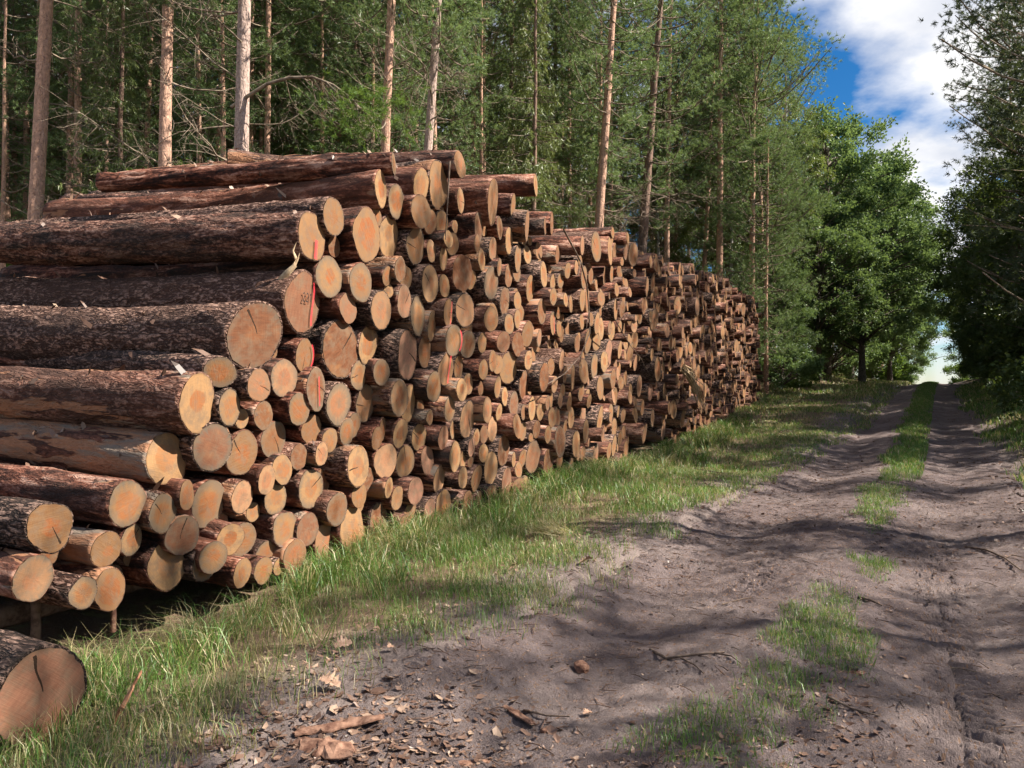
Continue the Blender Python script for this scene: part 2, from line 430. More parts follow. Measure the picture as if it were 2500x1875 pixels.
LOGS = """
-17 291 221 0 12 p large pale log with a red smear on the lower half of its cut
11 314 186 2 13 - pale round log just behind the red-smeared log near the pile top
-84 200 284 -2 -10 b huge log with a weathered brown cut, beside the log numbered 221
-23 232 295 -5 22 snb large log with a red stripe and the handwritten number 221 on its cut
11 259 192 -3 0 g thick grey-rimmed log, below and right of the red-smeared log
32 193 277 -6 -2 b large log with a streaky brown oval cut below the log numbered 221
-123 169 118 0 -55 o medium orange-hearted log, above and right of the big smooth pale log
-90 159 133 8 2 o medium orange-hearted log, below the huge brown-cut log
-49 165 167 -3 4 g thick grey-rimmed log, below and left of the red-edged log
-22 185 157 -4 19 e medium log with red paint along the side of its cut
-147 146 225 3 26 y big thick log with a smooth pale cut and reddish bark along its side
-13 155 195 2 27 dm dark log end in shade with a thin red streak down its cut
-114 142 147 1 20 - medium tan-cut log, to the right of the big smooth pale log
-70 134 124 -6 10 o medium orange-hearted log, to the left of the dark red-streaked log
21 141 207 0 8 G medium log with a ragged black rim and a crack through its heart
-38 138 143 4 4 go medium grey-rimmed log, nearest below and left of the dark red-streaked log
-8 119 137 -8 3 o medium orange-hearted log, below the dark red-streaked log
12 108 115 -3 -1 o medium orange-hearted log, below the black-rimmed log
59 119 129 -11 11 g medium grey-rimmed log, nearest above and right of the yellow cracked log
-56 113 156 -8 4 g medium grey-rimmed log, second below and left of the dark red-streaked log
-162 105 198 -11 18 y thick log with orange peeled bark along its top and a knot
-129 112 189 -1 -4 bg thick brown-cut log, nearest to the right of the peeled log
-92 104 185 -8 7 c thick cracked log, below and right of the big smooth pale log
-6 97 114 2 18 - small tan-cut log, nearest to the left of the yellow cracked log
-74 81 121 1 13 yo medium orange-hearted log, second to the right of the peeled log
-53 88 126 -1 -1 - medium tan-cut log, third below and left of the dark red-streaked log
15 69 114 -15 2 - small tan-cut log, nearest below and left of the yellow cracked log
-201 79 166 -3 14 go thick log with a grey cut split from the heart upward
-175 69 141 0 17 Go medium dark-rimmed log, to the right of the grey split-cut log
-155 79 104 1 32 o small orange-hearted log, below the peeled log
-125 68 189 -9 13 G thick dark-rimmed log, nearest below and right of the peeled log
-97 70 132 -3 10 y medium pale-cut log, second below and right of the peeled log
-56 63 131 -6 -4 - medium tan-cut log, third to the left of the yellow cracked log
-12 66 191 -5 8 g thick grey-rimmed log, second to the left of the yellow cracked log
11 45 162 6 5 go thick grey-rimmed log, second below and left of the yellow cracked log
-253 72 159 -5 7 - thick log at the left edge with ridged dark red bark
-158 50 144 0 -10 gc medium cracked log, above the bright bottom-row log
-117 41 128 5 -15 y medium pale-cut log, third to the right of the bright bottom-row log
-47 36 153 -4 2 g medium grey-rimmed log, fifth below and left of the yellow cracked log
-21 31 148 -1 -1 b medium brown-cut log, fourth below and left of the yellow cracked log
41 21 236 1 16 - thick tan-cut log, second below the yellow cracked log
-219 52 117 0 5 - medium tan-cut log, below and left of the grey split-cut log
-195 53 108 -7 22 g small grey-rimmed log, below the grey split-cut log
-267 44 144 0 16 g thick grey-rimmed log in the lowest row at the left edge
-137 31 122 8 -16 g medium grey-rimmed log, nearest to the right of the bright bottom-row log
-64 16 135 -9 2 - medium tan-cut log, seventh to the right of the bright bottom-row log
-105 12 118 5 19 - medium tan-cut log, fourth to the right of the bright bottom-row log
-40 12 156 1 9 - medium tan-cut log, sixth below and left of the yellow cracked log
6 14 183 -4 16 - thick tan-cut log, third below and left of the yellow cracked log
-244 31 100 12 3 go small grey-rimmed log, below and right of the low left grey-rimmed log
-220 27 141 5 26 o medium orange-hearted log, to the right of the low left grey-rimmed log
-165 30 186 -7 7 yo thick log with a bright pale cut and orange heart in the bottom row
-137 27 147 0 13 go medium grey-rimmed log, second to the right of the bright bottom-row log
-80 8 112 3 7 - small tan-cut log, sixth to the right of the bright bottom-row log
-58 6 77 -1 16 - thin tan-cut log, eighth to the right of the bright bottom-row log
50 259 190 4 3 g thick grey-rimmed log, below the broad tan upper log
35 232 147 0 8 - medium tan-cut log, above the large brown oval log
83 356 171 4 29 y thick pale-cut log, second above and right of the broad tan upper log
97 382 160 10 40 T medium tan-cut log, to the left of the hollow-hearted log
122 353 175 -4 9 o thick orange-hearted log, below and left of the hollow-hearted log
163 379 177 1 6 yo medium log with a notched brown heart near the pile crest
207 390 285 -3 16 - large log with a tall oval cut on the crest of the pile
235 419 173 10 13 T thick tan-cut log, above and right of the tall oval top log
267 385 159 -7 23 - medium tan-cut log, to the left of the edge-on top log
321 395 299 10 26 T large log near the crest whose cut shows as a pale sliver
405 408 157 -1 27 - medium tan-cut log, nearest to the right of the edge-on top log
428 383 229 10 31 T thick tan-cut log, second to the right of the edge-on top log
154 347 186 7 -5 o thick orange-hearted log, below the hollow-hearted log
224 349 153 -8 1 - medium tan-cut log, below the tall oval top log
162 313 213 -5 6 - large tan oval log under the crest, above two thin bright logs
59 306 260 4 9 - large broad tan log beside the red-smeared log
120 316 248 -12 17 - thick tan-cut log, to the left of the leaning tan oval log
192 311 129 -3 11 y medium pale-cut log, nearest to the right of the leaning tan oval log
215 306 138 -1 20 y medium pale-cut log, to the left of the shaded brown log
211 327 107 8 0 y small pale-cut log, second to the right of the leaning tan oval log
293 356 185 4 20 - thick tan-cut log, below and left of the edge-on top log
365 370 156 -2 21 - medium tan-cut log, nearest below and right of the edge-on top log
394 357 186 -2 16 - thick tan-cut log, third below and right of the edge-on top log
423 337 205 -2 22 - thick tan-cut log, fifth below and right of the edge-on top log
280 333 119 9 18 - medium tan-cut log, nearest above and right of the shaded brown log
346 338 161 -3 15 - thick tan-cut log, second below and right of the edge-on top log
313 319 141 -2 15 y medium pale-cut log, second above and right of the shaded brown log
356 315 120 2 21 - medium tan-cut log, fourth below and right of the edge-on top log
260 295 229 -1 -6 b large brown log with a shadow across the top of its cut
338 292 216 -1 2 - thick tan-cut log, second to the right of the shaded brown log
403 310 168 -7 15 - thick tan-cut log, sixth below and right of the edge-on top log
184 273 219 0 10 y thick pale-cut log, below and right of the leaning tan oval log
221 275 144 -3 9 - medium tan-cut log, above the small red-striped log
113 279 135 7 17 o medium orange-hearted log, second below and left of the leaning tan oval log
94 270 102 4 15 o small orange-hearted log, nearest below and right of the broad tan upper log
102 256 73 0 -21 y thin pale-cut log, second below and right of the broad tan upper log
126 247 180 4 15 o thick orange-hearted log, second above the tall pink log
161 235 226 -2 20 - thick tan-cut log, nearest above the tall pink log
81 234 209 6 11 - thick tan-cut log, above and right of the large brown oval log
225 244 165 0 17 sq small log with a red stripe and dark digits on its cut
258 249 207 4 -13 c thick cracked log, nearest to the right of the small red-striped log
201 227 176 -8 30 - thick tan-cut log, below and left of the small red-striped log
331 244 168 2 -14 - thick tan-cut log, below and right of the shaded brown log
397 275 213 -10 13 - thick tan-cut log, third above the round tan middle log
489 302 202 -12 9 c thick cracked log, fourth above and right of the round tan middle log
516 326 203 -2 14 - thick tan-cut log, seventh above and right of the round tan middle log
560 320 142 -5 10 - medium tan-cut log, sixth below and left of the sunlit crest log
502 269 190 1 6 c thick cracked log, third above and right of the round tan middle log
518 292 134 13 -2 - medium tan-cut log, sixth above and right of the round tan middle log
401 243 142 -5 -8 - medium tan-cut log, nearest above the round tan middle log
426 252 146 -4 12 - medium tan-cut log, second above the round tan middle log
449 232 189 1 -2 - thick tan-cut log, second above and right of the round tan middle log
539 251 160 3 17 s medium red-striped log, fifth above and right of the round tan middle log
375 217 149 -1 -18 - medium tan-cut log, nearest above and left of the round tan middle log
421 216 172 -1 -9 b thick brown-cut log, nearest above and right of the round tan middle log
230 211 194 4 -3 e thick red-edged log, below the small red-striped log
267 208 170 3 -9 - thick tan-cut log, below and right of the small red-striped log
74 199 193 -6 16 y thick pale-cut log, nearest to the right of the large brown oval log
493 394 128 10 25 T medium tan-cut log, fourth to the right of the edge-on top log
519 403 185 10 27 T thick tan-cut log, fifth to the right of the edge-on top log
581 366 145 -6 17 - medium tan-cut log, second to the left of the sunlit crest log
606 344 136 2 2 - medium tan-cut log, fourth below and left of the sunlit crest log
592 326 125 -5 -5 - medium tan-cut log, fifth below and left of the sunlit crest log
587 294 114 6 5 - small tan-cut log, third above and left of the round farther log
622 291 149 1 15 - medium tan-cut log, second above and left of the round farther log
458 447 159 10 23 TW medium tan-cut log, third to the right of the edge-on top log
144 192 280 -4 19 k large log with a tall pointed pink cut
221 177 203 -1 9 s medium log with one straight thin red line on its cut
192 196 182 -12 13 - thick tan-cut log, above and left of the thin red-lined log
61 168 151 -7 11 g medium grey-rimmed log, below and right of the large brown oval log
87 172 142 2 1 go medium grey-rimmed log, second to the right of the large brown oval log
80 140 189 -13 11 g thick grey-rimmed log, to the right of the black-rimmed log
115 145 208 5 14 - thick tan-cut log, below and left of the tall pink log
154 139 217 -10 19 - thick tan-cut log, nearest below the tall pink log
184 157 181 5 7 - thick tan-cut log, nearest below and left of the thin red-lined log
258 180 150 -5 13 - medium tan-cut log, to the right of the thin red-lined log
304 178 127 5 -3 - medium tan-cut log, second above and right of the bright black-edged log
339 190 144 1 7 - medium tan-cut log, second to the left of the round tan middle log
407 182 235 -9 -11 - medium round tan log in the middle of the pile
439 194 146 7 4 y medium pale-cut log, nearest to the right of the round tan middle log
241 153 141 9 3 Y medium bright-cut log, below and right of the thin red-lined log
228 130 155 0 10 g medium grey-rimmed log, below the thin red-lined log
275 116 247 -2 13 YG brightly sunlit log with a ragged blackish edge
297 93 111 -1 9 y small pale-cut log, nearest below and right of the bright black-edged log
245 105 109 -6 23 - small tan-cut log, nearest to the left of the bright black-edged log
311 127 172 7 14 - thick tan-cut log, nearest to the right of the bright black-edged log
312 154 99 -3 14 - small tan-cut log, nearest above and right of the bright black-edged log
355 156 146 0 16 - medium tan-cut log, second below and left of the round tan middle log
387 143 132 -5 11 y medium pale-cut log, nearest below and left of the round tan middle log
414 131 199 -4 11 b thick brown-cut log, nearest below the round tan middle log
456 158 222 -8 12 b thick brown-cut log, nearest below and right of the round tan middle log
494 170 231 8 8 b thick brown-cut log, second to the right of the round tan middle log
602 175 156 -1 18 - medium tan-cut log, second to the left of the round farther log
540 159 140 6 6 - medium tan-cut log, fifth above and right of the big low middle log
468 124 188 0 13 y thick pale-cut log, third above the big low middle log
507 118 125 -4 -7 y medium pale-cut log, second above the big low middle log
441 119 117 -2 15 - medium tan-cut log, second below and right of the round tan middle log
573 108 167 -3 5 - thick tan-cut log, third above and right of the big low middle log
579 134 127 0 5 - medium tan-cut log, fourth below and left of the round farther log
624 132 143 -2 12 - medium tan-cut log, nearest below and left of the round farther log
546 135 131 -2 21 - medium tan-cut log, fourth above and right of the big low middle log
355 100 167 -8 7 yo thick orange-hearted log, third to the right of the bright black-edged log
369 122 121 -5 13 y medium pale-cut log, third below and left of the round tan middle log
396 102 183 10 13 - thick tan-cut log, second below the round tan middle log
381 70 222 -4 8 b thick brown-cut log, third to the left of the big low middle log
498 92 136 -6 -3 - medium tan-cut log, nearest above the big low middle log
523 83 138 2 3 - medium tan-cut log, nearest above and right of the big low middle log
559 70 249 8 3 g thick grey-rimmed log, second to the right of the big low middle log
492 51 251 -9 -6 - large tan log low in the pile above the grass
532 40 209 -1 2 - thick tan-cut log, nearest to the right of the big low middle log
611 89 148 -4 12 - medium tan-cut log, fifth below and left of the round farther log
178 100 160 -11 -3 y thick pale-cut log, third below and left of the thin red-lined log
206 98 148 4 15 b medium brown-cut log, second to the left of the bright black-edged log
183 122 93 0 15 - small tan-cut log, second below and left of the thin red-lined log
124 108 159 0 11 y medium pale-cut log, second below the tall pink log
99 113 124 -5 34 o medium orange-hearted log, third above and right of the yellow cracked log
78 106 121 3 14 o medium orange-hearted log, second above and right of the yellow cracked log
37 114 128 -3 10 g medium grey-rimmed log, below and right of the black-rimmed log
99 81 188 -1 -4 - thick tan-cut log, to the right of the yellow cracked log
144 76 190 -7 6 - thick tan-cut log, second above and left of the bright grass-edge log
190 73 165 -7 8 k thick pinkish-cut log, nearest above and left of the bright grass-edge log
227 75 180 8 14 y thick pale-cut log, second above the bright grass-edge log
265 66 119 -3 20 y medium pale-cut log, second below the bright black-edged log
278 82 126 2 16 k medium pinkish-cut log, nearest below the bright black-edged log
314 71 124 0 -8 y medium pale-cut log, second below and right of the bright black-edged log
341 50 230 -3 5 - thick tan-cut log, third below and right of the bright black-edged log
209 50 166 -3 13 Y thick bright-cut log, nearest above the bright grass-edge log
253 47 134 4 6 Y medium bright-cut log, above and right of the bright grass-edge log
299 41 176 -2 11 o thick orange-hearted log, third below the bright black-edged log
407 55 107 -1 19 - small tan-cut log, nearest to the left of the big low middle log
382 27 210 0 11 b thick brown-cut log, fourth to the left of the big low middle log
143 45 160 7 2 k medium pinkish-cut log, third to the left of the bright grass-edge log
97 54 110 4 24 - small tan-cut log, second below and right of the yellow cracked log
115 41 126 2 4 - medium tan-cut log, fourth below and right of the yellow cracked log
148 17 151 -3 8 - medium tan-cut log, second to the left of the bright grass-edge log
97 20 183 -8 9 - thick tan-cut log, third below and right of the yellow cracked log
122 13 104 6 6 - small tan-cut log, fourth to the left of the bright grass-edge log
173 20 138 6 7 k medium pinkish-cut log, nearest to the left of the bright grass-edge log
215 19 195 -1 8 o medium bright log at the grass edge in the bottom row
268 15 151 3 9 - medium tan-cut log, nearest to the right of the bright grass-edge log
46 53 124 5 3 - medium tan-cut log, nearest below the yellow cracked log
327 21 99 5 -26 - small tan-cut log, fourth below and right of the bright black-edged log
409 19 107 6 -55 - small tan-cut log, second to the left of the big low middle log
309 13 114 -3 16 - small tan-cut log, second to the right of the bright grass-edge log
39 82 192 9 8 yc large yellow log with black cracks and twigs across its cut
724 401 278 10 1 T large sunlit log on the crest where the pile steps down
801 405 271 10 16 T thick tan-cut log, nearest to the right of the sunlit crest log
898 418 151 10 4 T medium tan-cut log, fifth to the right of the sunlit crest log
951 422 250 10 -10 T thick tan-cut log, sixth to the right of the sunlit crest log
653 392 168 10 16 T thick tan-cut log, nearest to the left of the sunlit crest log
664 340 204 9 10 - thick tan-cut log, nearest below and left of the sunlit crest log
743 353 152 -7 6 - medium tan-cut log, nearest below the sunlit crest log
829 364 188 -10 21 - thick tan-cut log, second to the right of the sunlit crest log
638 353 120 5 9 - medium tan-cut log, second below and left of the sunlit crest log
860 373 174 -6 10 - thick tan-cut log, third to the right of the sunlit crest log
887 383 141 0 4 - medium tan-cut log, fourth to the right of the sunlit crest log
667 303 215 5 14 - thick tan-cut log, third below and left of the sunlit crest log
733 309 233 -10 20 - thick tan-cut log, second below the sunlit crest log
815 324 145 -13 7 - medium tan-cut log, second above the far pink log
860 303 222 2 14 - thick tan-cut log, nearest above the far pink log
909 308 168 0 -2 - thick tan-cut log, second above and right of the far pink log
728 274 126 -1 -4 - medium tan-cut log, second above and right of the round farther log
757 269 201 0 10 - thick tan-cut log, second above and left of the far pink log
793 262 213 -5 6 y thick pale-cut log, nearest above and left of the far pink log
735 236 230 -9 8 - thick tan-cut log, nearest above and right of the round farther log
658 228 156 -1 6 - medium tan-cut log, nearest above and left of the round farther log
771 237 166 -6 -14 - thick tan-cut log, second to the left of the far pink log
872 263 180 -10 -7 y thick pale-cut log, nearest above and right of the far pink log
947 292 125 3 -9 - medium tan-cut log, third above and right of the far pink log
992 281 144 0 -18 y medium pale-cut log, fourth above and right of the far pink log
1025 303 163 2 -8 - thick tan-cut log, fifth above and left of the slanting sawn log
1017 254 195 -6 -6 - thick tan-cut log, third to the left of the slanting sawn log
1087 261 203 -4 2 - thick tan-cut log, third above and left of the slanting sawn log
1133 262 225 -6 3 k thick pinkish-cut log, second above and left of the slanting sawn log
839 217 268 -5 5 k medium log with a pink cut in the farther half of the pile
795 201 208 1 -2 y thick pale-cut log, nearest to the left of the far pink log
758 192 227 -5 4 - thick tan-cut log, to the right of the round farther log
681 182 224 2 -4 - medium round log in the farther half of the pile
769 153 232 2 6 - thick tan-cut log, above the tall low sliver log
814 170 186 12 4 - thick tan-cut log, below and left of the far pink log
912 190 138 -8 -4 - medium tan-cut log, second to the right of the far pink log
878 226 185 5 11 y thick pale-cut log, nearest to the right of the far pink log
933 172 155 -1 4 - medium tan-cut log, second below and right of the far pink log
958 219 251 0 1 - thick tan-cut log, third to the right of the far pink log
1032 205 181 -9 5 - thick tan-cut log, nearest to the left of the slanting sawn log
1144 226 154 -3 -2 - medium tan-cut log, nearest above and left of the slanting sawn log
1168 194 295 4 -2 - medium log with a long slanting cut, left of the splintered bark strip
635 171 216 0 23 - thick tan-cut log, nearest to the left of the round farther log
585 198 174 0 15 - thick tan-cut log, fourth to the left of the round farther log
594 149 126 -2 4 - medium tan-cut log, third to the left of the round farther log
600 128 123 7 4 - medium tan-cut log, third below and left of the round farther log
1029 156 237 0 4 - thick tan-cut log, second to the left of the slanting sawn log
999 133 197 -13 10 - thick tan-cut log, fourth to the left of the slanting sawn log
874 136 180 -4 1 - thick tan-cut log, nearest below and right of the far pink log
1161 142 211 -12 -3 k thick pinkish-cut log, nearest below the slanting sawn log
723 105 210 -15 7 - thick tan-cut log, nearest to the left of the tall low sliver log
634 104 181 -3 8 - thick tan-cut log, second below and left of the round farther log
630 61 232 8 7 - thick tan-cut log, sixth below and left of the round farther log
544 108 166 0 1 - thick tan-cut log, second above and right of the big low middle log
793 94 282 -7 15 - large log with a tall narrow cut low in the pile, farther along
768 27 259 -6 12 - thick tan-cut log, second below the tall low sliver log
768 68 132 7 12 - medium tan-cut log, below and left of the tall low sliver log
525 131 120 1 12 - medium tan-cut log, fourth above the big low middle log
698 78 198 0 8 - thick tan-cut log, second to the left of the tall low sliver log
857 76 199 0 6 - thick tan-cut log, second to the right of the tall low sliver log
915 98 168 0 2 - thick tan-cut log, fourth to the right of the tall low sliver log
841 43 205 5 9 - thick tan-cut log, nearest below and right of the tall low sliver log
925 30 185 3 4 - thick tan-cut log, second below and right of the tall low sliver log
891 54 151 1 0 - medium tan-cut log, third to the right of the tall low sliver log
856 107 157 -6 4 - medium tan-cut log, nearest to the right of the tall low sliver log
706 130 128 3 4 - medium tan-cut log, below and right of the round farther log
686 145 156 -4 1 - medium tan-cut log, below the round farther log
805 36 166 7 7 - thick tan-cut log, nearest below the tall low sliver log
1101 50 238 -8 9 - thick tan-cut log, nearest below and left of the slanting sawn log
1237 50 237 -1 2 - thick tan-cut log, second below and right of the slanting sawn log
1333 98 248 0 -8 - thick tan-cut log, third below and right of the slanting sawn log
1167 82 212 -8 5 - thick tan-cut log, second below the slanting sawn log
967 97 173 10 5 - thick tan-cut log, fifth to the right of the tall low sliver log
1022 110 172 9 5 - thick tan-cut log, second below and left of the slanting sawn log
1275 104 297 -3 9 - thick tan-cut log, nearest below and right of the slanting sawn log
-85 33 140 -14 -4 - medium tan-cut log, fifth to the right of the bright bottom-row log
70 65 140 -5 6 - medium tan-cut log, nearest below and right of the yellow cracked log
144 274 140 -6 12 - medium tan-cut log, nearest below and left of the leaning tan oval log
192 345 140 -5 -2 - medium tan-cut log, above and right of the leaning tan oval log
246 329 140 -7 -12 - medium tan-cut log, above the shaded brown log
297 230 140 -15 -5 - medium tan-cut log, second to the right of the small red-striped log
1109 302 246 11 -9 - thick tan-cut log, fourth above and left of the slanting sawn log
320 213 140 -5 6 - medium tan-cut log, third to the left of the round tan middle log
27 290 100 -10 6 - small tan-cut log, below and right of the round top-left log
365 255 140 -12 1 - medium tan-cut log, second above and left of the round tan middle log
368 187 140 -7 -9 - medium tan-cut log, nearest to the left of the round tan middle log
1000 361 212 25 14 - thick tan-cut log, fifth above and right of the far pink log
87 329 100 -5 -1 - small tan-cut log, nearest above and right of the broad tan upper log
434 12 140 -12 9 - medium tan-cut log, below and left of the big low middle log
1410 252 250 -1 -8 - thick tan-cut log, to the right of the slanting sawn log
1147 388 218 -2 2 - thick tan-cut log, second above the slanting sawn log
1094 415 209 -7 10 - thick tan-cut log, third above the slanting sawn log
300 292 120 -10 1 - medium tan-cut log, nearest to the right of the shaded brown log
1397 71 242 8 -2 - thick tan-cut log, fourth below and right of the slanting sawn log
1215 247 220 -5 -1 - thick tan-cut log, nearest above and right of the slanting sawn log
325 95 120 -5 -2 - medium tan-cut log, second to the right of the bright black-edged log
1519 369 249 20 -5 - thick tan-cut log, third above and right of the slanting sawn log
1329 299 228 -12 -5 - thick tan-cut log, second above and right of the slanting sawn log
1216 328 215 -6 8 - thick tan-cut log, nearest above the slanting sawn log
"""
